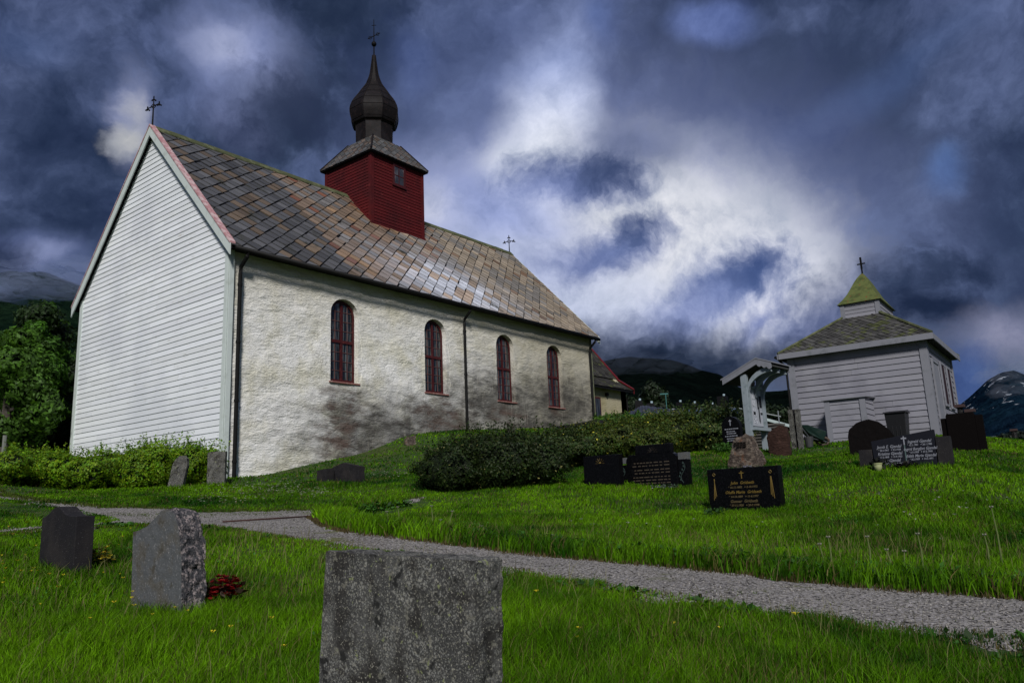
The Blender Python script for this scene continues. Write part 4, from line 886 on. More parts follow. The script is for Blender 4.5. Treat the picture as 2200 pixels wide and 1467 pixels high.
# wheelbarrow standing on its nose against the chapel
wb0=Vector(at(1750,950,22.6)); wb0.z=h1(wb0.x,wb0.y)
wb=empty('wheelbarrow',tuple(wb0),'dark green wheelbarrow tipped up against the chapel beside the cabinet','wheelbarrow')
r_=Vector((.618,-.786,0)); f_=Vector((.786,.618,0)); uz=Vector((0,0,1))
def WT_(v): return wb0+r_*v[0]+f_*v[1]+uz*v[2]
tr_=[(-.30,.30),(.22,.18),(.34,.10),(.20,-.12),(-.05,-.02),(-.28,.14)]
mb=MB(); V=[]
pr2=[(-.42,.58),(-.22,.56),(.26,.36),(.18,.12),(-.16,.30),(-.30,.46)]
for y in (-.28,.30): V+=[(p[0],y*(1 if i in(1,2) else .7),p[1]) for i,p in enumerate(pr2)]
mb.add(V,[tuple(range(6))[::-1],tuple(range(6,12))]+[(i,(i+1)%6,6+(i+1)%6,6+i) for i in range(6)],WT_); mb.build('tray',M_greenplastic,wb,bevel=.02)
mb=MB(); 
for y in (-.2,.22): mb.tube([(-.45,y,.62),(-.2,y,.22),(.32,y*.3,.10)],.018,7,WT_)
mb.build('frame',mat('grey_tube_steel',(.10,.11,.12),.4,metal=.6),wb)
mb=MB(); c=Vector((.22,0,.13)); mb.tube([c+Vector((.17*math.cos(t_),.0,.13*math.sin(t_)*.75)) for t_ in np.linspace(0,2*math.pi,17)],.035,8,WT_,cap=False); whl=mb.build('wheel',mat('worn_brown_tyre',(.08,.06,.045),.8),wb)
mb=MB(); mb.tube([WT_((.22,-.04,.13)),WT_((.22,.04,.13))],.06,10); mb.build('hub',M_dark,whl)
# bucket/stub by the barrow
p=at(1738,947,22.2); z=h1(p[0],p[1]); b=empty('metal_bucket',(p[0],p[1],z),'small grey metal bucket on the grass under the wheelbarrow','bucket')
mb=MB(); mb.lathe([(.09,z),(.12,z+.28),(.105,z+.28),(.08,z+.03)],p[0],p[1],14); mb.build('body',mat('dull_zinc',(.08,.08,.085),.5,metal=.5),b)
mb=MB(); mb.tube([(p[0],p[1]+.115*math.cos(t_),z+.27+.1*math.sin(t_)) for t_ in np.linspace(0,math.pi,9)],.006,5,cap=False); mb.build('handle',M_dark,b)

# ------------------------------------------------------------ headstones
def yawT(o,yaw=0,lean=(0,0),sy=1):
    c,s=math.cos(yaw),math.sin(yaw)
    def T(v):
        x=v[0]+lean[0]*v[2]; y=v[1]*sy+lean[1]*v[2]
        return (o[0]+c*x-s*y,o[1]+s*x+c*y,o[2]+v[2])
    return T
# local frame of a stone: x = thickness (front at x=0, looking west), y = width (0 south edge .. w north edge), z up
def base(px,py,D):
    p=at(px,py,D); return (p[0],p[1],h1(p[0],p[1]))
def slabmesh(outline,th,T,mb,bump=0,sub=0):
    """outline in (y,z); extruded through the thickness"""
    n=len(outline); mb.add([(0,p[0],p[1]) for p in outline]+[(th,p[0],p[1]) for p in outline],[tuple(range(n))[::-1],tuple(range(n,2*n))]+[(i,(i+1)%n,n+(i+1)%n,n+i) for i in range(n)],T)
def rough_stone(outline,th,T,cell=.03,amp=.012,front_amp=None,seed=0,freq=9,bulge=0):
    """a dense closed stone from an outline, with chipped faces; front stays smooth if front_amp is 0"""
    ys=[p[0] for p in outline]; zs=[p[1] for p in outline]
    P=[]; n=len(outline)
    for i in range(n):
        a,b=Vector(outline[i]),Vector(outline[(i+1)%n]); m=max(1,int((b-a).length/cell))
        for k in range(m): P.append(a+(b-a)*k/m)
    n=len(P); co=[Vector((p[0],p[1])) for p in P]; ed=[(i,(i+1)%n) for i in range(n)]
    po=[(p[0],p[1]) for p in P]
    gy,gz=np.meshgrid(np.arange(min(ys)+cell,max(ys),cell),np.arange(min(zs)+cell,max(zs),cell)); gy=gy.ravel()+RNG.normal(0,cell*.12,gy.size); gz=gz.ravel()+RNG.normal(0,cell*.12,gz.size)
    A=np.array(po); ok=inside(po,gy,gz)
    for y,z in zip(gy[ok],gz[ok]):
        if np.min((A[:,0]-y)**2+(A[:,1]-z)**2)>(cell*.45)**2: co.append(Vector((y,z)))
    vs,es,fs,*_=delaunay_2d_cdt(co,ed,[],0,1e-5)
    fs=[f for f in fs if inside(po,np.array([sum(vs[i][0] for i in f)/len(f)]),np.array([sum(vs[i][1] for i in f)/len(f)]))[0]]
    bm=bmesh.new(); F=[bm.verts.new((0,v[0],v[1])) for v in vs]; B_=[bm.verts.new((th,v[0],v[1])) for v in vs]
    for f in fs:
        bm.faces.new([F[i] for i in f][::-1]); bm.faces.new([B_[i] for i in f])
    m=max(2,int(th/cell)); rows=[[F[i] for i in range(n)]]
    for k in range(1,m): rows.append([bm.verts.new((th*k/m,P[i][0],P[i][1])) for i in range(n)])
    rows.append([B_[i] for i in range(n)])
    for k in range(m):
        for i in range(n):
            try: bm.faces.new((rows[k][i],rows[k][(i+1)%n],rows[k+1][(i+1)%n],rows[k+1][i]))
            except ValueError: pass
    bmesh.ops.recalc_face_normals(bm,faces=bm.faces); bm.normal_update()
    fa=amp if front_amp is None else front_amp
    for v in bm.verts:
        q=v.co.copy(); k=amp if q.x>1e-4 else fa
        nn=noise.fractal(q*freq+Vector((seed,0,0)),1,2,4)
        v.co=q+v.normal*(nn*k)+(Vector((-bulge*(1-((q.y-(min(ys)+max(ys))/2)/((max(ys)-min(ys))/2))**2)*(1-(q.z/max(zs))**2 if max(zs) else 1),0,0)) if q.x<1e-4 else Vector())
    vs_=[v.co.copy() for v in bm.verts]; bm.verts.index_update(); ff=[[v.index for v in f.verts] for f in bm.faces]; bm.free()
    mb=MB(); mb.add(vs_,ff,T); return mb
def stext(body,size,T,y,z,mat_,parent,name='inscription',x=-.004,align='CENTER',shear=.25,th=.004,bold=False,thin=1.0):
    cu=bpy.data.curves.new('t','FONT'); cu.body=body; cu.size=size; cu.align_x=align; cu.extrude=.0015; cu.shear=shear; cu.offset=.0012 if bold else 0; cu.space_character=1.05; cu.resolution_u=2
    o=bpy.data.objects.new('t',cu); COL.objects.link(o); dg=bpy.context.evaluated_depsgraph_get(); me=bpy.data.meshes.new_from_object(o.evaluated_get(dg)); 
    V=[T((x-v.co.z,y-v.co.x,z+v.co.y)) for v in me.vertices]; F=[list(p.vertices) for p in me.polygons]
    bpy.data.objects.remove(o); bpy.data.curves.remove(cu); bpy.data.meshes.remove(me)
    return V,F
def inscription(lines,T,mat_,parent,name='inscription'):
    for body,size,y,z,*r in lines:
        mb=MB(); V,F=stext(body,size,T,y,z,None,None,shear=(r[0] if r else .25),bold=True); mb.add(V,F); mb.build('inscription_line',mat_,parent)
def cross_mb(mb,T,y,z,w,h,bar=.68,t_=.012,x=-.006):
    mb.box((x,y-t_,z),(-.0005,y+t_,z+h),T); mb.box((x+.001,y-w/2,z+h*bar),(-.0005,y+w/2,z+h*bar+2*t_),T)
def stone(px,py,D,w,label,yaw=0,lean=(0,0),align=0):
    """origin at the south front foot; px,py is the foot of the front face's right-hand (south) corner"""
    o=base(px,py,D); e=empty('headstone',o,label,'headstone'); return e,yawT(o,yaw,lean)
# C: the big lichened slab in the foreground
o=at(1006,1400,3.12); o=(o[0],o[1],h1(o[0],o[1])-.02); zc_=at(1006,1204,3.12)[2]
e=empty('headstone',o,'large plain lichen-speckled grey slab nearest the viewer, beside the path','headstone'); T=yawT(o,.02,(.03,-.045)); hC=zc_-o[2]
mb=rough_stone([(0,-.15),(.885,-.15),(.885,hC+.022),(.875,hC+.03),(.01,hC),(0,hC-.01)],.17,T,.016,.008,.004,seed=4,freq=14); mb.build('slab',M_greystone,e,smooth=False)
# B: leaning pinkish granite, rough sides
o=base(391,1312,6.25); e=empty('headstone',o,'leaning granite stone with rough speckled edge and smooth face beside red flowers','headstone'); T=yawT(o,.10,(.0,.075))
oB=[(0,-.1),(.62,-.1),(.62,.72),(.50,.745),(.40,.80),(.33,.855),(.27,.86),(.12,.85),(.03,.72),(0,.5)]
mb=rough_stone([(0,-.1),(.62,-.1),(.60,.63),(.50,.645),(.42,.67),(.33,.72),(.24,.78),(.16,.79),(.08,.75),(.03,.64),(.0,.42)],.20,T,.016,.016,.003,seed=9,freq=16); 
ob=mb.build('slab',M_granite,e); ob.data.materials.append(M_granite_s)
nx_=T((0,0,0)); fn=Vector(T((-1,0,0)))-Vector(T((0,0,0)))
for p in ob.data.polygons:
    if p.normal.dot(fn.normalized())>.9: p.material_index=1
# A: dark stone with serpentine top
o=base(156,1228,8.6); e=empty('headstone',o,'dark grey headstone with wave-shaped top left of the granite stone','headstone'); T=yawT(o,.0)
oA=[(0,-.1),(.78,-.1),(.78,.54)]+[(.78-.78*u,.54+.02+.10*math.exp(-((u-.42)/.22)**2)) for u in np.linspace(.03,.97,22)]+[(0,.56)]
mb=MB(); slabmesh(oA,.17,T,mb); mb.build('slab',M_darkgranite,e,bevel=.006)
# 4: small leaning lichen slab, 5: upright slab by the church corner
o=base(391,1043,19.5); e=empty('headstone',o,'small leaning lichened slab with rounded top in front of the hedge','headstone'); T=yawT(o,.55,(0,-.20),sy=.72)
mb=rough_stone([(0,-.1),(.50,-.1),(.50,.5),(.45,.64),(.34,.72),(.2,.73),(.06,.66),(0,.5)],.10,T,.04,.012,seed=3,freq=6); mb.build('slab',M_greystone,e)
o=base(482,1040,19.8); e=empty('headstone',o,'upright plain brown-grey slab at the white corner of the church','headstone'); T=yawT(o,.62,sy=.76)
mb=rough_stone([(0,-.1),(.56,-.1),(.56,.80),(0,.80)],.10,T,.05,.010,seed=6,freq=5); mb.build('slab',M_greystone,e)
# 6: low dark pedimented pair
o=base(772,1037,18.8); e=empty('headstone',o,'low wide dark stone with shallow gabled top against the bank below the first window','headstone'); T=yawT(o,.0)
mb=rough_stone([(0,-.1),(1.02,-.1),(1.02,.40),(.95,.42),(.60,.50),(.10,.40),(0,.38)],.16,T,.05,.010,seed=16,freq=6); mb.build('slab',M_darkgranite,e)
o=base(703,1036,19.3); e=empty('headstone',o,'small square dark block beside the low gabled stone','headstone'); T=yawT(o,.0)
mb=rough_stone([(0,-.1),(.40,-.1),(.40,.30),(.0,.33)],.2,T,.05,.010,seed=18,freq=6); mb.build('slab',M_darkgranite,e)
# 10: black inscribed stone
o=base(1681,1104,12.3); Wd=1.18; Hh=.66; e=empty('headstone',o,'black polished headstone with gold cross, names and dates on the lawn','headstone'); T=yawT(o,-.10)
mb=MB(); mb.box((0,0,-.1),(.14,Wd,Hh),T); mb.build('slab',M_black_stone,e,bevel=.006)
mb=MB(); cy_=Wd*.5; cross_mb(mb,T,cy_,Hh-.165,.075,.115,t_=.007); mb.build('gold_cross',M_gold,e)
for yy_ in (.12,Wd-.12):
    mb=MB()
    for k in range(4):
        a=k*math.pi/2; b_=a+math.pi/2; zc_=Hh-.085; mb.tube([T((-.003,yy_+.025*math.cos(a),zc_+.025*math.sin(a))),T((-.003,yy_+.025*math.cos(b_),zc_+.025*math.sin(b_)))],.004,4)
    for k,(dy,dz) in enumerate(((-.03,-.36),(-.005,-.33),(.018,-.30))):
        s_=1 if yy_>.5 else -1; mb.tube([T((-.003,yy_+.006*k-.006,Hh-.15)),T((-.003,yy_-dy*s_*-1*-1,Hh-.15+dz*.9))],.0045,4)
    mb.build('gold_ribbon',M_gold,e)
inscription([("John  Gridseth",.062,cy_,Hh-.245,.3),("Oluffa Marie  Gridseth",.062,cy_,Hh-.385,.3)],T,M_gold,e)
inscription([("* 16-11.1882   + 2-10.1972",.042,cy_,Hh-.305,.2),("* 14-10.1889   + 11-6.1977",.042,cy_,Hh-.445,.2),("Gunnar  Gridseth",.060,cy_,Hh-.520,.3),("* 27-11.1920   + 20-7.1998",.042,cy_,Hh-.575,.2),("Fred",.045,cy_,Hh-.64,.3)],T,mat('dull_gold_lettering',(.11,.085,.04),.5),e)
# 8: plain black stone with sunrise mark
o=base(1333,1048,15.6); Wd=.86; Hh=.64; e=empty('headstone',o,'black headstone with small gold sunrise mark in front of the yellow-flowered shrubs','headstone'); T=yawT(o,-.05)
mb=MB(); mb.box((0,0,-.1),(.15,Wd,Hh),T); mb.build('slab',M_black_stone,e,bevel=.006)
mb=MB(); c_=Wd*.52
for k in range(7):
    a=math.pi*(k+.0)/6; mb.tube([T((-.003,c_+.05*math.cos(a),Hh-.155+.05*math.sin(a))),T((-.003,c_+.11*math.cos(a),Hh-.155+.11*math.sin(a)))],.0025,4)
mb.prism([(c_+.03*math.cos(a),Hh-.155+.03*math.sin(a)) for a in np.linspace(0,math.pi,9)],'x',-.004,-.0005,T)
mb.build('sunrise_mark',M_gold,e); inscription([("Erik  Berge",.05,c_,Hh-.25,0),("Anna  Berge",.05,c_,Hh-.40,0)],T,M_faint,e) if False else None
# 9: wide black composite stone
o=base(1480,1046,15.4); Wd=1.52; e=empty('headstone',o,'wide black stepped headstone with carved side panels behind the inscribed one','headstone'); T=yawT(o,-.05)
mb=MB(); slabmesh([(.20,-.1),(1.36,-.1),(1.36,.60),(1.30,.68),(.34,.68),(.28,.66),(.22,.60)],.16,T,mb); main=mb.build('slab',M_black_stone,e,bevel=.006)
mb=MB(); mb.box((.02,.35,.682),(.16,1.15,.86),T); mb.build('top_block',M_black_stone,e,bevel=.006)
for a,b,h_ in ((.0,.198,.53),(1.362,1.56,.50)):
    mb=MB(); mb.box((.01,a,-.1),(.16,b,h_),T); sp_=mb.build('side_block',M_black_stone,e,bevel=.006)
    mb=MB(); q=[T((.004,(a+b)/2+.05*math.sin(6*u),.08+u*(h_-.14))) for u in np.linspace(0,1,12)]; mb.tube(q,.006,5)
    for u in np.linspace(.1,.9,6):
        c_=Vector((.003,(a+b)/2+.05*math.sin(6*u),.08+u*(h_-.14))); mb.add([c_,c_+Vector((0,.05,.02)),c_+Vector((0,.03,.06))],[(0,1,2)],T)
    mb.build('carved_vine',mat('dull_green_carving',(.03,.05,.045),.6),sp_)
for a,b in ((-.01,.2),(1.37,1.52)):
    mb=MB(); mb.box((.03,a,.52),(.15,b,.66 if a<.5 else .64),T); mb.build('granite_block',M_granite_s,e,bevel=.006)
inscription([("Jens  Hagen          Berit  Hagen",.055,.78,.36,.1),("* 4-3.1901  + 9-8.1980     * 1-5.1908  + 3-2.1991",.035,.78,.29,.1),("Takk for alt",.05,.78,.12,.2)],T,M_faint,e,name='faint_inscription') if False else None
mb=MB()
for z in (.50,.44,.36,.30,.22,.16,.10):
    y=.38
    while y<1.2:
        L=random.uniform(.03,.12); mb.box((-.003,y,z),(-.0005,min(y+L,1.22),z+.018),T); y+=L+random.uniform(.015,.05)
for k in range(7):
    a=math.pi*k/6; mb.tube([T((.017,.75+.04*math.cos(a),.71+.03*math.sin(a))),T((.017,.75+.12*math.cos(a),.71+.10*math.sin(a)))],.002,4)
mb.build('worn_lettering',M_faint,e)
# 11: arched black stone with white cross
o=base(1594,966,19.6); Wd=.60; e=empty('headstone',o,'tall black round-topped headstone with white cross left of the notice board','headstone'); T=yawT(o,-.08,sy=.80)
ol=[(0,-.1),(Wd,-.1),(Wd,.60)]+[(Wd/2+Wd/2*math.cos(a),.60+.24*math.sin(a)) for a in np.linspace(.15,math.pi-.15,12)]+[(0,.60)]
mb=MB(); slabmesh(ol,.14,T,mb); mb.build('slab',M_black_stone,e,bevel=.006)
mb=MB(); cross_mb(mb,T,Wd/2,.62,.085,.15,t_=.012); 
for z,a,b in ((.53,.10,.50),(.47,.15,.43),(.42,.16,.42),(.36,.10,.50),(.30,.15,.43),(.25,.16,.43),(.12,.16,.40)):
    y=a
    while y<b: L=random.uniform(.02,.07); mb.box((-.003,Wd-y-L,z),(-.0005,Wd-y,z+.022),T); y+=L+.018
mb.build('white_cross_and_lettering',M_silver,e)
# boulders
def boulder(px,py,D,w,h,label,mat_,name='memorial_boulder',seed=0,yaw=0,th=.4,out=None,cat='boulder',amp=.05,freq=4):
    o=base(px,py,D); e=empty(name,o,label,cat); T=yawT(o,yaw); 
    ol=out or [(0,-.12),(w,-.12),(w*.95,h*.25),(w*.82,h*.6),(w*.70,h*.93),(w*.60,h*.97),(w*.5,h*.93),(w*.38,h),(w*.28,h*.97),(w*.15,h*.55),(w*.04,h*.2)]
    mb=rough_stone(ol,th,T,.04,amp,amp*.5,seed=seed,freq=freq,bulge=.06); mb.build('stone',mat_,e,smooth=False); return e,T
e,T=boulder(1632,1004,16.8,.68,.70,'cone-shaped brown boulder memorial at the foot of the notice board',M_rock,seed=22)
mb=MB()
for z in (.54,.50,.46): 
    y=.22
    while y<.44: L=random.uniform(.03,.07); mb.box((-.075,y,z),(-.03,y+L,z+.016),T); y+=L+.02
mb.build('carved_lettering',mat('carved_dark_letters',(.02,.015,.012),.9),e)
boulder(1697,984,19.4,.62,.75,'reddish rough flat stone between notice board and twin grey pillars',M_redrock,name='headstone',seed=31,th=.18,cat='headstone',out=[(0,-.1),(.46,-.1),(.49,.45),(.43,.58),(.27,.66),(.17,.72),(.05,.68),(.0,.5)],amp=.025,freq=7)
boulder(884,958,24.3,.32,.30,'small dark rock lying in the bank under the church wall',M_rock,name='rock',seed=41,th=.25,cat='rock')
# 14: twin pillars
o=base(1724,963,20.6); e=empty('headstone',o,'grey rough twin-pillar headstone in front of the wheelbarrow','headstone'); T=yawT(o,-.05,sy=.75)
for a,b in ((0,.125),(.21,.355)):
    mb=rough_stone([(a,-.1),(b,-.1),(b,.98),(a,.985)],.14,T,.04,.012,seed=int(a*100),freq=9); mb.build('pillar',M_greystone,e)
mb=MB(); mb.box((.03,.122,.86),(.12,.212,.985),T); mb.box((.06,.12,0),(.10,.214,.86),T); mb.build('bridge_piece',M_darkgranite,e)
# 15: broad rounded dark
o=base(1926,985,17.9); e=empty('headstone',o,'broad dark headstone with curved top in front of the wheelie bin','headstone'); T=yawT(o,.12,sy=.85)
mb=rough_stone([(0,-.1),(1.02,-.1),(1.02,.42),(.98,.55),(.80,.68),(.55,.74),(.30,.68),(.08,.50),(0,.38)],.20,T,.05,.006,seed=51,freq=8); mb.build('slab',mat('dark_brown_granite',(.005,.004,.004),.8,[(40,(.012,.010,.010),.6,.75,3)],[(40,.004,4)],spec=.06),e)
# 16: white lettered slab with side blocks
o=base(2046,992,15.2); e=empty('headstone',o,'wide dark slate headstone with white cross and six white names, between two side blocks','headstone'); T=yawT(o,.03,sy=.79)
Hs=.60
mb=MB(); slabmesh([(.29,-.12),(1.52,-.12),(1.56,.50),(.27,.63)],.13,T,mb); mb.build('slab',mat('dark_slate_slab',(.011,.012,.018),.7,[(20,(.015,.015,.021),.5,.7)],spec=.08),e,bevel=.005)
for a,b,h_ in ((-.02,.262,.50),(1.565,1.85,.36)):
    mb=MB(); mb.box((.0,a,-.12),(.16,b,h_),T); mb.build('side_block',M_darkgranite,e,bevel=.006)
mb=MB(); cyc=.88; cross_mb(mb,T,cyc,.40,.11,.15,t_=.012); mb.build('white_cross',M_silver,e)
mb=MB(); mb.box((-.004,cyc-.012,.06),(-.0005,cyc+.012,.395),T); mb.build('cross_shaft',mat('green_grey_shaft',(.08,.12,.12),.5),e)
inscription([("Jacob E. Gjendal",.072,1.20,.365,.35),("Kristine Gjendal",.072,1.20,.245,.35),("Olav Gjendal",.072,1.20,.125,.35),("Ingvald Gjendal",.072,.58,.425,.35),("Ingrid Bergljot Gjendal",.068,.58,.300,.35),("Edith Marie Gjendal",.070,.58,.180,.35),
 ("* 26.6.1862   + 4.5.1938",.045,1.20,.315,.2),("* 17.2.1868   + 15.9.1952",.045,1.20,.195,.2),("* 4.11.1896   + 22.2.1969",.045,1.20,.075,.2),("* 12.1.1901   + 26.1.1985",.045,.58,.375,.2),("* 6.9.1904   + 27.5.1990",.045,.58,.250,.2),("* 8.2.1909   + 14.3.1991",.045,.58,.130,.2)],T,M_silver,e)
# 17: dark stone group with two lanterns on top
o=base(2121,962,18.4); e=empty('headstone',o,'dark brown three-part headstone with side wings at the right edge of the churchyard','headstone'); T=yawT(o,.05,sy=.62)
mb=MB(); slabmesh([(.22,-.1),(1.05,-.1),(1.05,.74),(1.02,.78),(.25,.78),(.22,.74)],.18,T,mb); mb.build('slab',mat('deep_brown_granite',(.004,.003,.003),.8,[(30,(.010,.008,.008),.6,.75,3)],spec=.05),e,bevel=.008)
for a,b,h_ in ((.0,.218,.72),(1.053,1.22,.70)):
    mb=MB(); mb.box((.03,a,-.1),(.17,b,h_),T); mb.build('wing',MATS['deep_brown_granite'],e,bevel=.006)
mb=MB(); mb.box((-.25,.12,-.1),(.0,1.15,.06),T); mb.build('plinth',MATS['deep_brown_granite'],e)
for px,py,hh,rr in ((2073,893,.42,.045),(2094,893,.26,.05)):
    q=base(px,945,24.5); zt_=at(px,868 if hh>.3 else 878,24.5)[2]
    e=empty('garden_post',q,('taller' if hh>.3 else 'shorter')+' dark post with small square cap showing above the brown headstone','post')
    mb=MB(); mb.tube([q,(q[0],q[1],zt_-.08)],[.10,.07],8); mb.build('shaft',M_black_rough,e); mb=MB(); mb.box((q[0]-.12,q[1]-.12,zt_-.079),(q[0]+.12,q[1]+.12,zt_)); mb.build('cap',mat('brown_cap',(.05,.03,.03),.8),e)
q=base(2182,948,27); zt_=at(2182,921,27)[2]; e=empty('marker_post',q,'thin dark upright marker on the grass crest at the right edge','post'); mb=MB(); mb.tube([q,(q[0],q[1],zt_-.06)],.07,8); mb.build('shaft',M_black_rough,e); mb=MB(); mb.box((q[0]-.09,q[1]-.09,zt_-.059),(q[0]+.09,q[1]+.09,zt_)); mb.build('cap',MATS['brown_cap'],e)
# stone table / slabs by the far church corner
q=base(1240,926,26.0); e=empty('stone_bench',q,'low dark slab bench at the far corner of the church wall','bench'); T=yawT((q[0],q[1],q[2]),-.05)
mb=rough_stone([(-.9,.28),(.9,.22),(.95,.36),(-.85,.42)],.5,T,.06,.02,seed=61); mb.build('top_slab',M_black_rough,e)
for y in (-.7,.6): mb=MB(); mb.box((.1,y,-.1),(.4,y+.2,.27),T); mb.build('support',M_black_rough,e)
q=base(1098,926,26.3); e=empty('stump',q,'small dark stump with long grass stems under the third window','stump'); mb=MB(); mb.lathe([(.16,q[2]-.1),(.14,q[2]+.15),(.11,q[2]+.3),(.02,q[2]+.31)],q[0],q[1],9); mb.build('wood',M_bark,e)

# ------------------------------------------------------------ notice board
P1=Vector(at(1613,955,20.4)); P1.z=h1(P1.x,P1.y); e1=Vector((math.cos(-.07),math.sin(-.07),0)); e2=Vector((e1.y,-e1.x,0))   # e2 towards the south
NBt=lambda v: P1+e1*v[0]+e2*v[1]+Vector((0,0,v[2]))
zap=at(1638,768,20.4)[2]-P1.z; 
nb=empty('notice_board',tuple(P1),'white wooden notice board with gabled roof and curved braces beside the chapel','notice board')
sep=.86
M_nb=mat('weathered_white_green_wood',(.24,.28,.31),.65,[(5,(.14,.18,.19),.5,.72)],[(20,.004,4,(1,1,.2))])
for x in (0,sep):
    zp=h1(*(NBt((x,0,0))[:2]))-P1.z
    mb=MB(); mb.box((x-.065,-.075,zp-.1),(x+.065,.075,zap-.40),NBt); mb.build('post',M_nb,nb,bevel=.006)
mb=MB(); mb.box((.067,.0,.62),(sep-.067,.05,1.62),NBt); pn=mb.build('panel',mat('grey_notice_panel',(.34,.36,.40),.6),nb)
mb=MB(); mb.box((.067,0.051,1.56),(sep-.067,.10,1.64),NBt); mb.box((.067,0.051,.60),(.13,.06,1.55),NBt); mb.box((sep-.13,0.051,.60),(sep-.082,.06,1.55),NBt); mb.build('panel_frame',M_nb,nb)
mb=MB(); mb.box((.0,-.06,.50),(sep+.06,.16,.58),NBt); mb.build('shelf',M_nb,nb)
mb=MB(); 
for (x,z,w_,h_) in ((.22,1.30,.16,.12),(.22,1.12,.16,.14),(.2,.86,.18,.2),(.22,.68,.2,.14)): mb.box((x,.052,z),(x+w_,.056,z+h_),NBt)
mb.build('paper_notice',mat('pale_notice_paper',(.45,.47,.52),.7,[(30,(.12,.13,.15),.55,.62,2)]),pn)
mb=MB()
for (x,z,w_,h_) in ((.48,1.06,.07,.40),(.60,1.10,.16,.30),(.52,.74,.05,.36),(.62,.92,.14,.05),(.56,.70,.02,.2),(.22,.90,.12,.08)): mb.box((x,.053,z),(x+w_,.058,z+h_),NBt)
mb.build('dark_figure_prints',mat('dark_print',(.012,.014,.018),.7),pn)
# roof of the notice board: steep north slope, short south slope
yR=.42; yN,zN,yS,zS=-.54,-.40,.80,-.14; xa,xb=-.10,sep+.06; th_=.10
def slope(mb,y,z,x0,x1,t0,t1):
    mb.add([(x0,yR,zap+t0),(x1,yR,zap+t0),(x1,y,zap+z+t0),(x0,y,zap+z+t0),(x0,yR,zap+t1),(x1,yR,zap+t1),(x1,y,zap+z+t1),(x0,y,zap+z+t1)],[(3,2,1,0),(4,5,6,7),(0,1,5,4),(1,2,6,5),(2,3,7,6),(3,0,4,7)],NBt)
mb=MB(); slope(mb,yN,zN,xa,xb,-.16,-.11); slope(mb,yS,zS,xa,xb,-.16,-.11); mb.build('roof',mat('dark_grey_board_underside',(.05,.052,.05),.8,[(3,(.03,.03,.028),.5,.7)]),nb)
mb=MB(); slope(mb,yN-.04,zN-.02,xa-.04,xb+.04,-.06,-.03); slope(mb,yS+.04,zS-.02,xa-.04,xb+.04,-.06,-.03); mb.build('roof_boards',M_chaptrim,nb)
for xx in (xa-.03,xb+.001):
    mb=MB(); mb.prism([(yN,zap+zN-.20),(yR,zap-.20),(yR,zap-.061),(yN,zap+zN-.061)],'x',0,.03,lambda v:NBt((xx+v[0],v[1],v[2])))
    sc_=[(yR,zap-.20)]+[(yR+(yS-yR)*u,zap+zS*u-.20-.05*abs(math.sin(u*math.pi*3))) for u in np.linspace(.05,1,16)]+[(yS,zap+zS-.061),(yR,zap-.061)]
    mb.prism(sc_,'x',0,.03,lambda v:NBt((xx+v[0],v[1],v[2]))); mb.build('barge_board',M_chaptrim,nb)
for x in (0,sep/2,sep):
    mb=MB(); arc=[(.078+.66*(1-math.cos(u)),zap-.96+.55*math.sin(u)) for u in np.linspace(0,math.pi/2,9)]; arc2=[(p[0]-.02+.10*(i/8)*0+.09*math.cos(math.pi/2*i/8)*0+.0,p[1]+.12) for i,p in enumerate(arc)]
    mb.prism(arc+arc2[::-1],'x',x-.045,x+.045,NBt); mb.build('brace',M_nb,nb)
mb=MB(); c=NBt((.06,.16,1.66)); mb.lathe([(.02,c[2]-.07),(.07,c[2]-.05),(.085,c[2]+.02),(.05,c[2]+.08),(.01,c[2]+.09)],c[0],c[1],10); mb.build('lamp',M_dark,nb)

# ------------------------------------------------------------ grave goods
def flowers(name,px,py,D,label,n,col,size,h,spread,leafc=(.03,.07,.015),leafn=80,cat='flowers',kindlab=None,petals=6):
    o=base(px,py,D); e=empty(name,o,label,cat)
    V=[];F=[];Cc=[]
    for i in range(leafn):
        a=random.uniform(0,6.28); r=spread*math.sqrt(random.random()); b=Vector((o[0]+r*math.cos(a),o[1]+r*math.sin(a),o[2]+random.uniform(.0,h*.8)))
        d=Vector((random.gauss(0,1),random.gauss(0,1),random.uniform(.0,1.2))).normalized(); s=d.cross(Vector((random.random(),random.random(),random.random()))).normalized(); L=size*random.uniform(.9,1.7)
        n0=len(V); V+= [b,b+d*L*.5+s*L*.3,b+d*L,b+d*L*.5-s*L*.3]; F.append((n0,n0+1,n0+2,n0+3)); k=random.uniform(.6,1.3); Cc+= [(leafc[0]*k,leafc[1]*k,leafc[2]*k)]*4
    fast('leaves',np.array(V),np.array(F),np.array(Cc),M_leafd,e,k=4)
    V=[];F=[];Cc=[]
    for i in range(n):
        a=random.uniform(0,6.28); r=spread*.9*math.sqrt(random.random()); c=Vector((o[0]+r*math.cos(a),o[1]+r*math.sin(a),o[2]+h*random.uniform(.5,1.05)*(1-.45*(r/spread)**2)))
        k=random.uniform(.6,1.35)
        for q in range(petals):
            an=q*2*math.pi/petals+random.uniform(-.2,.2); d=Vector((math.cos(an),math.sin(an),random.uniform(.1,.9))).normalized(); s=Vector((-math.sin(an),math.cos(an),0)); L=size*random.uniform(.45,.7)
            n0=len(V); V+= [c,c+d*L*.6+s*L*.45,c+d*L,c+d*L*.6-s*L*.45]; F.append((n0,n0+1,n0+2,n0+3)); Cc+= [(col[0]*k,col[1]*k,col[2]*k)]*4
    fast('blossoms',np.array(V),np.array(F),np.array(Cc),M_petal,e,k=4)
    return e
flowers('begonia_plant',478,1305,6.5,'dark red flowering plant beside the leaning granite headstone',90,(.17,.006,.008),.055,.25,.15,(.05,.03,.018),90)
flowers('primrose_plant',213,1222,8.9,'yellow flowering plant at the foot of the wave-topped headstone',38,(.50,.42,.05),.05,.20,.14,(.10,.12,.02),40)
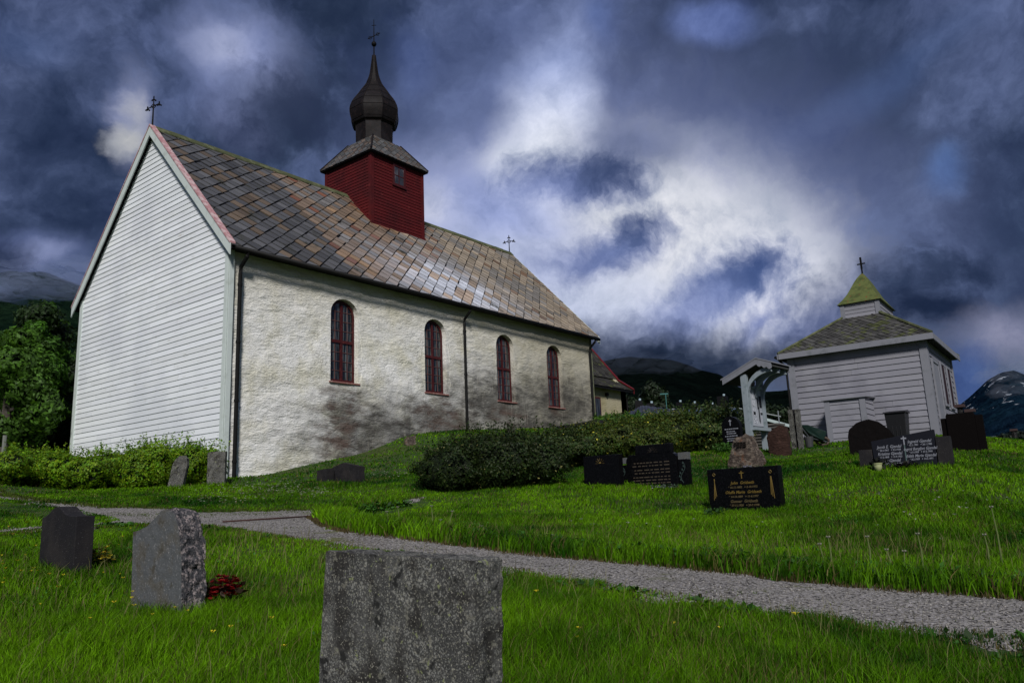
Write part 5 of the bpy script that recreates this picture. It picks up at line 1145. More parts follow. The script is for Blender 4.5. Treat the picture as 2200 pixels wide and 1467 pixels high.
flowers('grave_flowers',1606,1007,16.6,'small bunch of lilac-white flowers lying before the cone-shaped boulder',22,(.45,.45,.62),.06,.10,.12,(.05,.06,.03),14)
flowers('white_flower_clump',1551,1010,16.3,'pale yellow-white flower clump in grass left of the boulder',16,(.50,.60,.35),.06,.12,.10,(.04,.09,.02),40)
flowers('grave_flowers',1428,1049,15.2,'pale lilac flowers laid before the wide stepped black headstone',26,(.30,.33,.38),.05,.09,.28,(.05,.08,.05),60)
flowers('pansy_cluster',1945,1000,14.9,'dark purple flowers in front of the white-lettered headstone',30,(.02,.01,.035),.07,.10,.20,(.02,.02,.015),40)
flowers('dark_potted_plant',1890,1000,14.9,'dark drooping plant growing left of the white lettering',26,(.008,.008,.008),.06,.20,.14,(.010,.012,.010),70)
flowers('leafy_weed',1536,1105,12.0,'green leafy plant growing at the left corner of the inscribed black stone',4,(.05,.12,.03),.04,.16,.16,(.03,.08,.02),110,cat='plant')
flowers('leafy_weed',1552,975,19.2,'light green leafy plant left of the round-topped black stone',4,(.08,.2,.03),.06,.22,.25,(.05,.13,.02),160,cat='plant')
q=base(1886,1001,14.7); e=empty('flower_pot',q,'small pale yellow pot in front of the dark side block','pot'); mb=MB(); mb.lathe([(.055,q[2]),(.07,q[2]+.15),(.06,q[2]+.15),(.05,q[2]+.02)],q[0],q[1],14); mb.build('pot_body',M_pale,e,smooth=True); mb=MB(); mb.lathe([(.074,q[2]+.125),(.076,q[2]+.152),(.066,q[2]+.152)],q[0],q[1],14); mb.build('rim',M_pale,e)
# rusty edging strip across the path
pts=[gp(*p) for p in ((478,1125),(540,1121),(600,1117),(660,1113),(700,1110),(728,1107))]; o=(pts[0][0],pts[0][1],h1(*pts[0]))
e=MB(); e.tube([(x,y,h1(x,y)+.03) for x,y in pts],.013,6); tag(e.build('garden_hose',mat('rusty_red_hose',(.055,.025,.02),.6),None,o),'thin rusty red hose lying across the gravel path','hose')

# ------------------------------------------------------------ houses beyond
def house_local(px,py,D,yaw): 
    p=at(px,py,D); c,s=math.cos(yaw),math.sin(yaw); return lambda v:(p[0]+c*v[0]-s*v[1],p[1]+s*v[0]+c*v[1],p[2]+v[2]),p
T,p=house_local(1400,893,55,math.radians(38.15-90-8))
zb=h1(p[0],p[1])-p[2]
h=empty('house',(p[0],p[1],h1(p[0],p[1])),'grey tiled hip-roofed house just beyond the churchyard hedge','house')
mb=MB(); mb.box((-1.9,.5,zb),(3.0,7,-.1),T); mb.build('wall',mat('dark_house_wall',(.05,.05,.055),.8),h)
M_tile=mat('grey_blue_roof_tiles',(.025,.03,.045),.6); 
mb=MB()
ev=[(-2.2,0,0),(3.4,0,-.1),(3.4,7.5,-.1),(-2.2,7.5,0)]; rd=[(-.5,2.4,1.02),(-.5,5.5,1.02)]
mb.add(ev+rd,[(0,1,4),(1,2,5,4),(2,3,5),(3,0,4,5),(3,2,1,0)],T); rf=mb.build('roof',M_tile,h)
mb=MB()
for k in range(9):
    u=k/9; a=Vector((-2.2,0,0)).lerp(Vector((-.5,2.4,1.02)),u); b=Vector((3.4,0,-.1)).lerp(Vector((-.5,2.4,1.02)),u); mb.tube([a+Vector((0,-.02,.03)),b+Vector((0,-.02,.03))],.028,4,T)
for k in range(1,26):
    x=-2.2+5.6*k/26; u=(x+2.2)/1.7 if x<-.5 else (3.4-x)/3.9; u=min(1,u); mb.tube([(x,-.03,.03),(x,2.4*u-.03,1.02*u+.02)],.018,4,T)
mb.build('tile_ribs',mat('light_tile_ribs',(.06,.07,.105),.6),rf)
for x,z in ((-.75,1.0),(.1,.75)):
    mb=MB(); mb.box((x-.28,3.6,z-.4),(x+.28,4.2,z+.55),T); c_=mb.build('chimney',M_dark,rf)
    mb=MB(); mb.lathe([(.09,0),(.10,.16),(.06,.18)],0,0,8,T=lambda v:T((v[0]+x+.1,v[1]+3.9,v[2]+z+.552))); mb.build('pipe_cowl',mat('pale_metal_cowl',(.35,.45,.5),.4),c_)
T,p=house_local(1475,893,72,math.radians(38.15-90-30))
zb=h1(p[0],p[1])-p[2]
h=empty('house',(p[0],p[1],h1(p[0],p[1])),'long house with pale blue metal roof and dark chimneys behind the shrubs','house')
mb=MB(); mb.box((-4.2,.4,zb),(3.0,6,-.75),T); mb.build('wall',MATS['dark_house_wall'],h)
mb=MB(); mb.add([(-5,0,-.2),(3.6,0,-.68),(3.6,3.4,.63),(-5,3.4,1.25),(3.6,6.8,-.68),(-5,6.8,-.2)],[(0,1,2,3),(3,2,4,5),(0,3,5),(1,4,2),(5,4,1,0)],T); rf=mb.build('roof',mat('blue_metal_roof',(.085,.12,.22),.4,[(1.2,(.04,.06,.12),.45,.65)]),h)
mb=MB(); mb.tube([(-5,3.4,1.29),(3.6,3.4,.67),(7.5,3.4,-.5)],.05,5,T); mb.build('ridge_cap',mat('pale_ridge',(.3,.33,.33),.6),rf)
for x,w_,t_ in ((-1.6,.25,.65),(-.2,.22,.5),(1.4,.3,.35),(2.5,.42,1.1)):
    mb=MB(); zr_=1.25-(x+5)*.072; mb.box((x-w_,2.9,zr_-.5),(x+w_,3.7,zr_+t_),T); c_=mb.build('chimney',M_dark,rf)
    mb=MB(); mb.lathe([(.10,0),(.12,.18),(.07,.2)],0,0,8,T=lambda v:T((v[0]+x+w_*.4,v[1]+3.2,v[2]+zr_+t_+.002))); mb.build('pipe_cowl',MATS['pale_metal_cowl'],c_)
q=at(1433,884,64); q=(q[0],q[1],h1(q[0],q[1])); zt_=at(1433,846,64)[2]; a_=empty('street_lamp',q,'slim pale green lamp post rising behind the blue-roofed house','street lamp')
mb=MB(); mb.tube([q,(q[0],q[1],zt_)],.03,6); mb.build('pole',mat('pale_green_metal',(.06,.18,.17),.5),a_); mb=MB(); c_=Vector((q[0],q[1],zt_)); d_=Vector((.618,-.786,0))
mb.tube([c_-d_*.45,c_+d_*.2],.055,6); mb.build('lamp_head',MATS['pale_green_metal'],a_)
T,p=house_local(1690,925,48,math.radians(38.15-90+10)); zb=h1(p[0],p[1])-p[2]
h=empty('house',(p[0],p[1],h1(p[0],p[1])),'low house with white-edged roof seen between notice board and chapel','house')
mb=MB(); mb.box((-1.3,.3,min(zb,-1)),(3.2,5,-.05),T); mb.build('wall',mat('grey_brick_wall',(.09,.08,.08),.8,[(8,(.05,.045,.045),.5,.7)]),h)
mb=MB(); mb.add([(-1.6,0,.75),(2.2,0,-.35),(2.2,6,-.35),(-1.6,6,.75),(-1.6,0,.90),(2.2,0,-.20),(2.2,6,-.20),(-1.6,6,.90)],[(3,2,1,0),(4,5,6,7),(0,1,5,4),(1,2,6,5),(2,3,7,6),(3,0,4,7)],T); rf=mb.build('roof',M_tile,h)
mb=MB(); mb.add([(-1.65,-.05,.72),(2.25,-.05,-.40),(2.25,-.05,-.22),(-1.65,-.05,.88),(-1.65,0,.72),(2.25,0,-.40),(2.25,0,-.22),(-1.65,0,.88)],[(0,1,2,3),(7,6,5,4),(3,2,6,7),(0,4,5,1)],T); mb.build('verge_board',mat('pale_verge',(.35,.42,.42),.6),rf)
q=at(1676,925,46); mb=MB(); mb.tube([(q[0],q[1],h1(q[0],q[1])),(q[0],q[1],at(1676,882,46)[2])],.03,6); tag(mb.build('flagpole',mat('grey_pole',(.2,.22,.24),.5),None,(q[0],q[1],h1(q[0],q[1]))),'thin grey pole rising in front of the white-edged house','pole')
# stacked planks behind the notice board
q=base(1625,950,23.5); e=empty('plank_stack',q,'stack of weathered planks on the grass behind the notice board','plank stack'); T=yawT(q,-.1)
for k in range(9):
    mb=MB(); w_=random.uniform(-.05,.05); mb.box((0,-.7+w_,-.05+k*.085),(.5,.55+w_,.0+k*.085),T); mb.build('plank',mat('grey_plank',(.09,.085,.08),.8,[(6,(.15,.14,.13),.5,.7)]),e)
# far shore: low roofs and a row of trees on the right
for k,(px,w_) in enumerate(((2143,8),(2163,6),(2190,9))):
    p=at(px,941,170); T=lambda v,p=p:(p[0]+.618*v[0]+.786*v[1],p[1]-.786*v[0]+.618*v[1],p[2]+v[2]); zg=h1(p[0],p[1])-p[2]
    h=empty('far_house',(p[0],p[1],h1(p[0],p[1])),('white gabled house among trees on the far shore','low pale-roofed house right of centre on the far shore','rightmost pale-roofed house on the far shore by the picture edge')[k],'house','houses on the far shore')
    mb=MB(); mb.box((-w_*.12,0,zg),(w_*.12,2,-.1),T); mb.build('wall',mat('far_white_wall',(.3,.32,.34),.7),h)
    mb=MB(); mb.prism([(-w_*.14,-.1),(w_*.14,-.1),(0,.45)],'y',-.1,2.1,T); mb.build('roof',mat('far_roof',(.12,.13,.15),.7),h)
# ------------------------------------------------------------ shrubs and trees
def leaf_mesh(name,P,N,size,cols,mat_,parent,elong=1.7,jit=.35):
    """one small folded leaf per point P, facing roughly N"""
    n=len(P); d=RNG.normal(0,1,(n,3)); N=N+RNG.normal(0,jit,(n,3)); N/=np.linalg.norm(N,axis=1)[:,None]
    u=np.cross(N,d); u/=np.linalg.norm(u,axis=1)[:,None]+1e-9; v=np.cross(N,u); s=(size*RNG.uniform(.6,1.35,n))[:,None]
    co=np.stack([P-u*s*elong*.5,P+v*s*.42-N*s*.08,P+u*s*elong*.5,P-v*s*.42-N*s*.08],1).reshape(-1,3)
    return fast(name,co,np.arange(4*n).reshape(-1,4),np.repeat(cols,4,axis=0),mat_,parent,k=4)
def lobes_points(lobes,n,shell=.72):
    """points in the outer shell of a group of ellipsoids, with noisy clumps and gaps"""
    vol=np.array([l[3]*l[4]*l[5] for l in lobes])**(2/3); cnt=(n*vol/vol.sum()).astype(int); P=[];N=[]
    for l,c in zip(lobes,cnt):
        c=int(c*1.8)+8; d=RNG.normal(0,1,(c,3)); d/=np.linalg.norm(d,axis=1)[:,None]; R=np.array(l[3:6])
        cl=np.array([noise.noise(Vector((q[0]*2.6+l[0],q[1]*2.6+l[1],q[2]*2.6)))+.5*noise.noise(Vector((q[0]*6+l[0],q[1]*6,q[2]*6))) for q in d])
        r=RNG.uniform(shell,1.0,c)**.8*(1+.40*cl)+(RNG.random(c)<.05)*RNG.uniform(0,.16,c)
        p=np.array(l[:3])+d*R*r[:,None]; keep=RNG.random(c)<(.55+.9*cl+.25); nn=d/R; nn/=np.linalg.norm(nn,axis=1)[:,None]
        P.append(p[keep]);N.append(nn[keep])
    P=np.concatenate(P);N=np.concatenate(N); inn=np.zeros(len(P),bool)
    for l in lobes: q=(P-np.array(l[:3]))/np.array(l[3:6]); inn|=(q**2).sum(1)<.62**2
    P,N=P[~inn],N[~inn]
    if len(P)>n: k=RNG.permutation(len(P))[:n]; P,N=P[k],N[k]
    return P,N
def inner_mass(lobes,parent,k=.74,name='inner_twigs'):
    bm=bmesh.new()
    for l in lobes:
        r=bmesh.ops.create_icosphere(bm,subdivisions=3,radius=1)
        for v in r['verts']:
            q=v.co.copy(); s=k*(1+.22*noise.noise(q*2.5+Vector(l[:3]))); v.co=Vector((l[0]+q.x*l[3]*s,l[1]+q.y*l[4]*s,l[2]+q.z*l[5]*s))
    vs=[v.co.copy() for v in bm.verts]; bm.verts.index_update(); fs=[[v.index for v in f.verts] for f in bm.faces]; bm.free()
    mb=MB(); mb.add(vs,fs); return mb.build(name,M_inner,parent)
def shrub(px,py,D,w,h,dep,label,n,size,col,fl=0,flcol=(.55,.5,.05),seed=0,yaw=None,nl=None,cat='shrub',group=None,name='shrub',flsize=.055,shoots=0,stemless=False):
    """px,py: middle of the foot; w across the view, dep in depth"""
    random.seed(seed); o=base(px,py,D); e=empty(name,o,label,cat,group); d=ray(px,py); f=np.array([d[0],d[1],0]); s=np.array([d[1],-d[0],0])
    if yaw is not None: a=math.radians(yaw); f,s=f*math.cos(a)+s*math.sin(a),s*math.cos(a)-f*math.sin(a)
    nl=nl or max(3,int(w/h*3)); L=[]
    for k in range(nl):
        u=(k+.5)/nl-.5; c=np.array(o)+s*u*w*.80+f*random.uniform(-.2,.2)*dep; hh=h*random.uniform(.78,1.0)*(1-.3*abs(u*2)**3); c[2]=h1(c[0],c[1])
        rw=w/nl*.85 if nl>2 else w*.5; L.append((c[0],c[1],c[2]+hh*.46,max(rw,.3),max(rw,.3)*1.0 if dep<.1 else dep*.5,hh*.55))
    P,N=lobes_points(L,n); g=H(P[:,0],P[:,1]); P[:,2]=np.maximum(P[:,2],g+.02)
    if shoots:
        pp=[];nn=[]
        for k in range(shoots):
            l=L[random.randrange(len(L))]; a=random.uniform(0,6.28); rr=random.random()**.5*.8; b=np.array([l[0]+l[3]*rr*math.cos(a),l[1]+l[4]*rr*math.sin(a),l[2]+l[5]*math.sqrt(1-rr*rr)*.9]); dr=np.array([math.cos(a)*.5*rr+random.gauss(0,.15),math.sin(a)*.5*rr+random.gauss(0,.15),1]); Ls=random.uniform(.12,.34)*h
            for q in np.linspace(0,1,12): pp.append(b+dr*Ls*q+RNG.normal(0,.018,3)); nn.append(RNG.normal(0,1,3)+[0,0,.5])
        P=np.concatenate([P,np.array(pp)]); N=np.concatenate([N,np.array(nn)])
    k=RNG.uniform(.55,1.45,len(P))*(1+.5*np.array([noise.noise(Vector(p)*3.1) for p in P])); cc=np.array(col)[None,:]*k[:,None]; cc[:,0]*=RNG.uniform(.7,1.4,len(P))
    leaf_mesh('foliage',P,N,size,cc,M_leafd,e)
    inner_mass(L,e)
    mb=MB()
    for k in range(5): a=random.uniform(0,6.28); q=Vector(o); t_=Vector(L[random.randrange(len(L))][:3]); mb.tube([(t_.x,t_.y,o[2]-.1),t_],[.03,.012],5)
    mb.build('stem',M_bark,e)
    if fl:
        i=RNG.permutation(len(P))[:fl]; Q=P[i]+N[i]*.07+[0,0,.03]; kc_=RNG.uniform(.5,1.3,fl)[:,None]
        fo=leaf_mesh('blossom',Q,N[i]*.5+[0,0,1],flsize,np.array(flcol)[None,:]*kc_,M_petal,e,elong=1.1); fo['kind']='stuff'
    return e
HG='bright green hedge bushes under the west gable'
BR=(.115,.225,.005)
shrub(75,1047,22.2,2.0,.92,1.6,'leftmost rounded bright green bush at the end of the hedge',16000,.036,BR,seed=1,group=HG,shoots=60,nl=4)
shrub(225,1050,21.6,2.7,.98,1.5,'broad bright green bush in the middle of the hedge under the white gable',23000,.036,BR,seed=2,group=HG,shoots=80,nl=5)
shrub(345,1040,20.9,1.9,1.20,1.3,'tallest bright green bush of the hedge, behind the small leaning slab',18000,.036,BR,seed=3,group=HG,shoots=80,nl=4)
shrub(425,1032,20.9,1.0,1.08,1.1,'bright green bush at the right end of the hedge by the church corner',12000,.036,BR,seed=4,group=HG,shoots=50,nl=3)
DK=(.017,.034,.005); MD=(.050,.080,.009); YF=(.65,.60,.06)
SG='yellow-flowered shrubs between the path and the church'
shrub(1052,1062,17.0,2.75,1.25,1.9,'large dark green shrub at the bend of the path with scattered pale blossoms',30000,.035,DK,fl=160,flcol=(.50,.46,.16),seed=11,group=SG,shoots=170,nl=6)
shrub(1225,1025,19.3,1.6,1.0,1.5,'dark shrub with yellow blossoms between the large shrub and the sunrise headstone',9000,.045,(.03,.055,.010),fl=70,flcol=YF,seed=12,group=SG,shoots=90,nl=2)
shrub(1340,1005,19.8,2.5,1.02,1.6,'light green yellow-flowered shrub behind the black sunrise headstone',22000,.036,MD,fl=170,flcol=YF,seed=13,group=SG,shoots=150,nl=3)
shrub(1420,985,21.2,1.7,1.0,1.4,'light green shrub thick with yellow blossoms behind the stepped black headstone',9000,.045,MD,fl=120,flcol=YF,seed=14,group=SG,shoots=100,nl=2)
shrub(1497,968,21.8,2.2,1.28,1.5,'tall dark shrub with few yellow blossoms left of the round-topped black headstone',12000,.05,(.035,.065,.012),fl=120,flcol=(.45,.42,.10),seed=15,group=SG,shoots=150,nl=3)
shrub(1560,950,23.8,1.5,1.35,1.2,'dark open shrub with pale blossoms behind the round-topped black headstone',7000,.05,(.020,.036,.010),fl=50,flcol=(.35,.34,.15),seed=16,group=SG,shoots=60,nl=3)
shrub(1150,955,23.0,2.6,.36,.8,'low green shrub along the church wall under the third window',9000,.045,(.035,.065,.012),fl=40,flcol=YF,seed=17,group=SG,shoots=60,nl=6)
shrub(1350,925,31.5,2.6,.66,1.4,'clipped bright green hedge piece in front of the low vestry wall',12000,.06,(.045,.12,.012),seed=18,shoots=40,nl=5,cat='hedge',name='hedge')
shrub(1455,918,34,3.4,.55,1.4,'dull green hedge piece below the blue metal roof',10000,.07,(.03,.07,.012),seed=19,shoots=40,nl=5,cat='hedge',name='hedge')
def tree(px,py,D,h,label,crown,n,size,col,seed,trunk_h=.4,group=None,name='tree'):
    random.seed(seed); o=base(px,py,D); e=empty(name,o,label,'tree',group); d=ray(px,py); f=np.array([d[0],d[1],0]); s=np.array([d[1],-d[0],0]); L=[]
    for (u,z,r,rz) in crown:
        c=np.array(o)+s*u+f*random.uniform(-.6,.6); L.append((c[0],c[1],o[2]+z,r,r,rz))
    mb=MB(); top=Vector((o[0],o[1],o[2]+h*.75)); mb.tube([o,Vector(o).lerp(top,.35)+Vector((.05,.03,0)),Vector(o).lerp(top,.7),top],[.20,.15,.09,.03],9)
    for l in L: 
        a=Vector(o).lerp(top,random.uniform(.3,.7)); b=Vector(l[:3]); mb.tube([a,a.lerp(b,.55)+Vector((0,0,.15)),b],[.07,.045,.015],6)
    mb.build('trunk',M_bark,e)
    P,N=lobes_points(L,n,.45); k=RNG.uniform(.5,1.5,len(P))*(1+.6*np.array([noise.noise(Vector(p)*1.3) for p in P])); cc=np.array(col)[None,:]*k[:,None]
    leaf_mesh('crown',P,N,size,cc,M_leafd,e); inner_mass(L,e,.58,'inner_branches'); return e
G1='trees left of the church'
def rcrown(w,h,z0,n,seed,r=1.0):
    R=random.Random(seed); o=[]
    for k in range(n):
        z=z0+(h-z0)*(k+.5)/n; t_=(k+.5)/n; ww=w*.5*math.sin(math.pi*(.18+.72*t_))**.7; o.append((R.uniform(-ww,ww),z,r*R.uniform(.7,1.15)*(1-.35*t_),r*R.uniform(.6,.95)*(1-.3*t_)))
    return o
tree(118,960,34,6.1,'dark broad tree with dense crown right beside the white gable',rcrown(3.4,5.1,.6,17,5,1.2),30000,.10,(.016,.036,.008),21,group=G1)
tree(60,965,31,4.4,'bright green maple-like tree lit against the dark trees at the left',rcrown(2.0,4.3,1.4,10,6,.75),20000,.08,(.045,.125,.008),22,group=G1)
tree(100,955,37,5.9,'taller thin-topped tree whose leafy tip rises above the dark trees',rcrown(1.6,5.8,2.6,8,8,.7),9000,.12,(.05,.12,.014),23,group=G1)
tree(5,965,30,3.9,'yellowish-green tree cut by the left edge of the picture',rcrown(2.6,4.0,.6,10,9,1.0),13000,.10,(.055,.13,.012),24,group=G1)
tree(160,955,40,6.9,'dark tree whose crown meets the left edge of the church gable',rcrown(3.0,5.8,1.0,11,10,1.2),15000,.12,(.014,.032,.008),25,group=G1)
tree(25,960,40,4.2,'low dark thicket tree behind the yellowish one at the left edge',rcrown(5.0,4.2,.4,12,11,1.4),15000,.12,(.010,.022,.006),26,group=G1)
p=base(7,975,24.5); q=at(8,935,24.5)
mb=MB(); mb.tube([p,(p[0],p[1],q[2])],.05,7); tag(mb.build('fence_post',mat('pale_post',(.16,.17,.15),.8),None,p),'thin pale post standing in the grass at the left edge','post')
G2='dark trees beyond the houses'
for i,(px,D,h,w_,lb) in enumerate(((1405,95,7.5,4.0,'dark rounded tree directly above the tiled house roof'),(1345,100,5.2,5,'dark low tree at the end of the vestry roof'),(1560,90,4.6,6,'dark low tree beyond the pale ridge of the blue-roofed house'),(1640,95,5.5,7,'dark tree crown between the notice board and the mountain'),(1500,110,4.8,7,'dark low tree behind the pair of chimney cowls'))):
    q=base(px,900,D); zt_=at(px,(822,850,878,868,872)[i],D)[2]; hh=zt_-q[2]
    tree(px,900,D,hh,lb,[(u*w_,hh*z,w_*.30,hh*.22) for u,z in ((-.35,.45),(.3,.5),(0,.8),(-.15,.62),(.2,.70),(.42,.35),(-.45,.3))],6000,.30,(.012,.024,.008),60+i,group=G2)
G3='dark trees on the far shore at the right'
for i,(px,w_,py) in enumerate(((2150,4,934),(2168,5,932),(2185,3,930),(2200,5,931),(2225,6,930))):
    q=base(px,900,150); hh=at(px,py,150)[2]-q[2]
    tree(px,900,150,hh,('tiny dark tree on the far shore beside the white gabled house','second tiny dark tree on the far shore, broad and low','narrow dark tree on the far shore behind the marker post','dark broad tree on the far shore at the picture edge','dark tree on the far shore just beyond the picture edge')[i],[(u*w_,hh*z,w_*.3,hh*.16) for u,z in ((-.35,.75),(.3,.78),(0,.86))],1200,.5,(.012,.02,.012),80+i,group=G3)

# ------------------------------------------------------------ grass
occ=[]   # footprints where no grass grows: church, chapel, vestry
def clear(x,y):
    m=~((x>CH.x-.1)&(x<CH.x+CL)&(y>CH.y-.05)&(y<CH.y+CW))&~((x>CH.x+CL-.1)&(x<34.1)&(y>19.55)&(y<27))
    lx=kc*(x-KO.x)+ks*(y-KO.y); ly=-ks*(x-KO.x)+kc*(y-KO.y); return m&~((lx>-KA)&(lx<0)&(ly>0)&(ly<KB))
fwd=math.radians(38.15)
def blades(n,r0,r1,hfun,wmin,mow=None,seed=0,half=44,col=None,pathbias=None,density=None):
    R=np.random.default_rng(seed); r=np.sqrt(R.uniform(r0*r0,r1*r1,n)) if density is None else r0*(r1/r0)**(R.random(n)**density)
    a=fwd+np.radians(R.uniform(-half,half,n)); x=r*np.cos(a); y=r*np.sin(a); k=clear(x,y)&~on_path(x,y,.16)
    x,y,r=x[k],y[k],r[k]; return x,y,r,R
NT_=np.vectorize(lambda a,b,s: noise.noise(Vector((a*s,b*s,.3))))
def nz(x,y,s):
    return np.sin(x*s*1.3+np.sin(y*s*.9)*1.7)*np.sin(y*s*1.1+np.sin(x*s*.7)*1.9)
def make_grass(x,y,r,R,hh,ww,col,lean=.45,name='grass',stray=0):
    n=len(x); z=H(x,y)-.01; an=R.uniform(0,2*np.pi,n); dx,dy=np.cos(an),np.sin(an)
    la=R.uniform(0,2*np.pi,n); lam=hh*lean*R.uniform(.15,1.3,n); lx,ly=np.cos(la)*lam+hh*.10,np.sin(la)*lam-hh*.05
    B0=np.stack([x-dx*ww,y-dy*ww,z],1); B1=np.stack([x+dx*ww,y+dy*ww,z],1)
    M0=np.stack([x-dx*ww*.75+lx*.35,y-dy*ww*.75+ly*.35,z+hh*.58],1); M1=np.stack([x+dx*ww*.75+lx*.35,y+dy*ww*.75+ly*.35,z+hh*.58],1)
    Tp=np.stack([x+lx,y+ly,z+hh*R.uniform(.82,1.0,n)],1)
    co=np.stack([B0,B1,M0,M1,Tp],1).reshape(-1,3); i=np.arange(n)[:,None,None]*5; f=(i+np.array([[0,1,3],[0,3,2],[2,3,4]])[None]).reshape(-1,3)
    return co,f,np.repeat(col,5,axis=0)
def gcol(x,y,R,n):
    a=nz(x+2,y,.45)*.35+nz(x,y,1.1)*.35+nz(x+7,y-3,2.7)*.3+nz(x,y,7.1)*.15; k=np.clip(.5+.95*a,0,1)[:,None]
    g1=np.array([.010,.064,.001]); g2=np.array([.140,.320,.003]); c=g1*(1-k)+g2*k
    c=c*(R.uniform(.35,1.1,n)+.75*R.random(n)**5)[:,None]; br=R.random(n)<.05; c[br]=np.array([.07,.055,.02])*R.uniform(.4,1.4,br.sum())[:,None]; dry=R.random(n)<.03+.12*(nz(x,y,1.35)>.66); c[dry]=np.array([.17,.15,.05])*R.uniform(.6,1.2,dry.sum())[:,None]
    return c
parts=[]
def field(n,r0,r1,h,w_,seed,density=None,half=44,lean=.45,colk=1.0):
    x,y,r,R=blades(n,r0,r1,None,None,seed=seed,half=half,density=density); m=len(x)
    tall=1+.35*nz(x,y,.9)+.3*nz(x,y,3.3)+.25*np.maximum(0,nz(x+3,y,6.1)); far_=((y<x*.62+2.2)|True)
    hh=h*tall*R.uniform(.55,1.3,m); # mown short on the bank by the church
    bank=np.clip((r-12)/6,0,1); hh*=1-.3*bank
    dd=np.array([on_path(x+.62*k_,y+.79*k_,.1) for k_ in (.2,.45,.7,1.0,1.3)]).any(0); hh=np.where(dd&(r<11),hh*.5,hh); hh=np.where(dd&(r>=11),hh*.22,hh)
    ww=w_*R.uniform(.7,1.3,m)*np.maximum(1,r/6)
    parts.append(make_grass(x,y,r,R,hh,ww,gcol(x,y,R,m)*colk,lean))
field(190000,2.6,6.5,.105,.0022,1,half=42,lean=.6)
field(230000,5.8,12.5,.085,.0024,2,half=42,lean=.6)
field(190000,11.5,20,.060,.0030,3,half=40,lean=.6)
field(110000,19,36,.060,.0045,4,half=38,lean=.6)
# ragged fringe along the path edges and lush tall weeds on the far side of it
def along(pts,n,off0,off1,h,w_,seed,col=None,lean=.5):
    R=np.random.default_rng(seed); P=np.array(pts); seg=np.hypot(*np.diff(P,axis=0).T); cum=np.r_[0,np.cumsum(seg)]; t_=R.uniform(0,cum[-1],n)
    x=np.interp(t_,cum,P[:,0]); y=np.interp(t_,cum,P[:,1]); i=np.clip(np.searchsorted(cum,t_)-1,0,len(seg)-1); d=np.diff(P,axis=0)[i]/seg[i][:,None]; o=R.uniform(off0,off1,n); x=x-d[:,1]*o; y=y+d[:,0]*o; r=np.hypot(x,y)
    hh=h*R.uniform(.4,1.3,n); ww=w_*R.uniform(.7,1.3,n)*np.maximum(1,r/6); c=gcol(x,y,R,n) if col is None else np.array(col)[None,:]*R.uniform(.5,1.5,n)[:,None]
    parts.append(make_grass(x,y,r,R,hh,ww,c,lean))
along(Lw[1:],16000,-.16,.34,.20,.0045,11); along(B,14000,-.15,.15,.045,.003,12); along(U,7000,-.2,.2,.05,.003,13,col=(.06,.08,.015)); along(HOLE,6000,-.12,.12,.04,.003,14)
along(Lw[1:],9000,-.25,.12,.06,.004,15,col=(.09,.07,.03)); along(B,9000,-.2,.15,.04,.0035,16,col=(.10,.085,.03))
# sparse tufts and moss on the gravel
R=np.random.default_rng(30); tx=[];ty=[]
for k in range(150):
    px,py=R.uniform(0,2200),R.uniform(1085,1385); c=gp(px,py)
    if not on_path(np.array([c[0]]),np.array([c[1]]))[0]: continue
    m=int(R.uniform(10,80)); s=R.uniform(.03,.12); tx.append(R.normal(c[0],s,m)); ty.append(R.normal(c[1],s,m))
mid=[gp(*p) for p in ((250,1106),(350,1110),(450,1106),(560,1104),(660,1099),(720,1096))]
for k in range(len(mid)-1):
    m=600; u=R.random(m); tx.append(mid[k][0]+(mid[k+1][0]-mid[k][0])*u+R.normal(0,.16,m)); ty.append(mid[k][1]+(mid[k+1][1]-mid[k][1])*u+R.normal(0,.3,m))
tx=np.concatenate(tx);ty=np.concatenate(ty); r=np.hypot(tx,ty); m=len(tx)
parts.append(make_grass(tx,ty,r,R,.025*R.uniform(.5,1.5,m),.003*np.maximum(1,r/6),np.array([.07,.11,.015])[None,:]*R.uniform(.5,1.4,m)[:,None],.8))
for (x0,y0),rr,nn,hh_ in [((at(*a_)[0],at(*a_)[1]),b_,c_,d_) for a_,b_,c_,d_ in (((850,1400,3.05),.55,2600,.13),((340,1312,6.3),.36,1500,.12),((120,1228,8.7),.42,1300,.11),((1600,1104,12.1),.62,1100,.09),((1300,1048,15.4),.5,700,.09),((1420,1046,15.2),.8,900,.09),((1950,996,15.0),.9,1000,.09),((1880,985,17.7),.6,600,.09),((730,1037,18.6),.6,600,.10),((1600,1004,16.6),.45,600,.09),((370,1043,19.3),.4,500,.10),((466,1040,19.7),.4,500,.10))]:
    R=np.random.default_rng(int(x0*100)); x=x0+R.normal(0,rr*.6,nn); y=y0+R.normal(0,rr*.7,nn); k_=~on_path(x,y,.1); x,y=x[k_],y[k_]; r=np.hypot(x,y); m=len(x); parts.append(make_grass(x,y,r,R,hh_*R.uniform(.5,1.35,m),.0022*np.maximum(1,r/6)*R.uniform(.7,1.4,m),gcol(x,y,R,m)*.85,.7))
# seeding grass heads: thin pale stems
x,y,r,R=blades(5200,3.0,10,None,None,seed=40,half=40); m=len(x); parts.append(make_grass(x,y,r,R,.20*R.uniform(.6,1.25,m),.0016*np.maximum(1,r/5),np.array([.20,.19,.075])[None,:]*R.uniform(.5,1.2,m)[:,None],.6))
off_=0; CO=[];FA=[];CL_=[]
for co_,f_,c_ in parts: CO.append(co_);FA.append(f_+off_);CL_.append(c_);off_+=len(co_)
tag(fast('grass',np.concatenate(CO),np.concatenate(FA),np.concatenate(CL_),M_grass),kind='stuff')
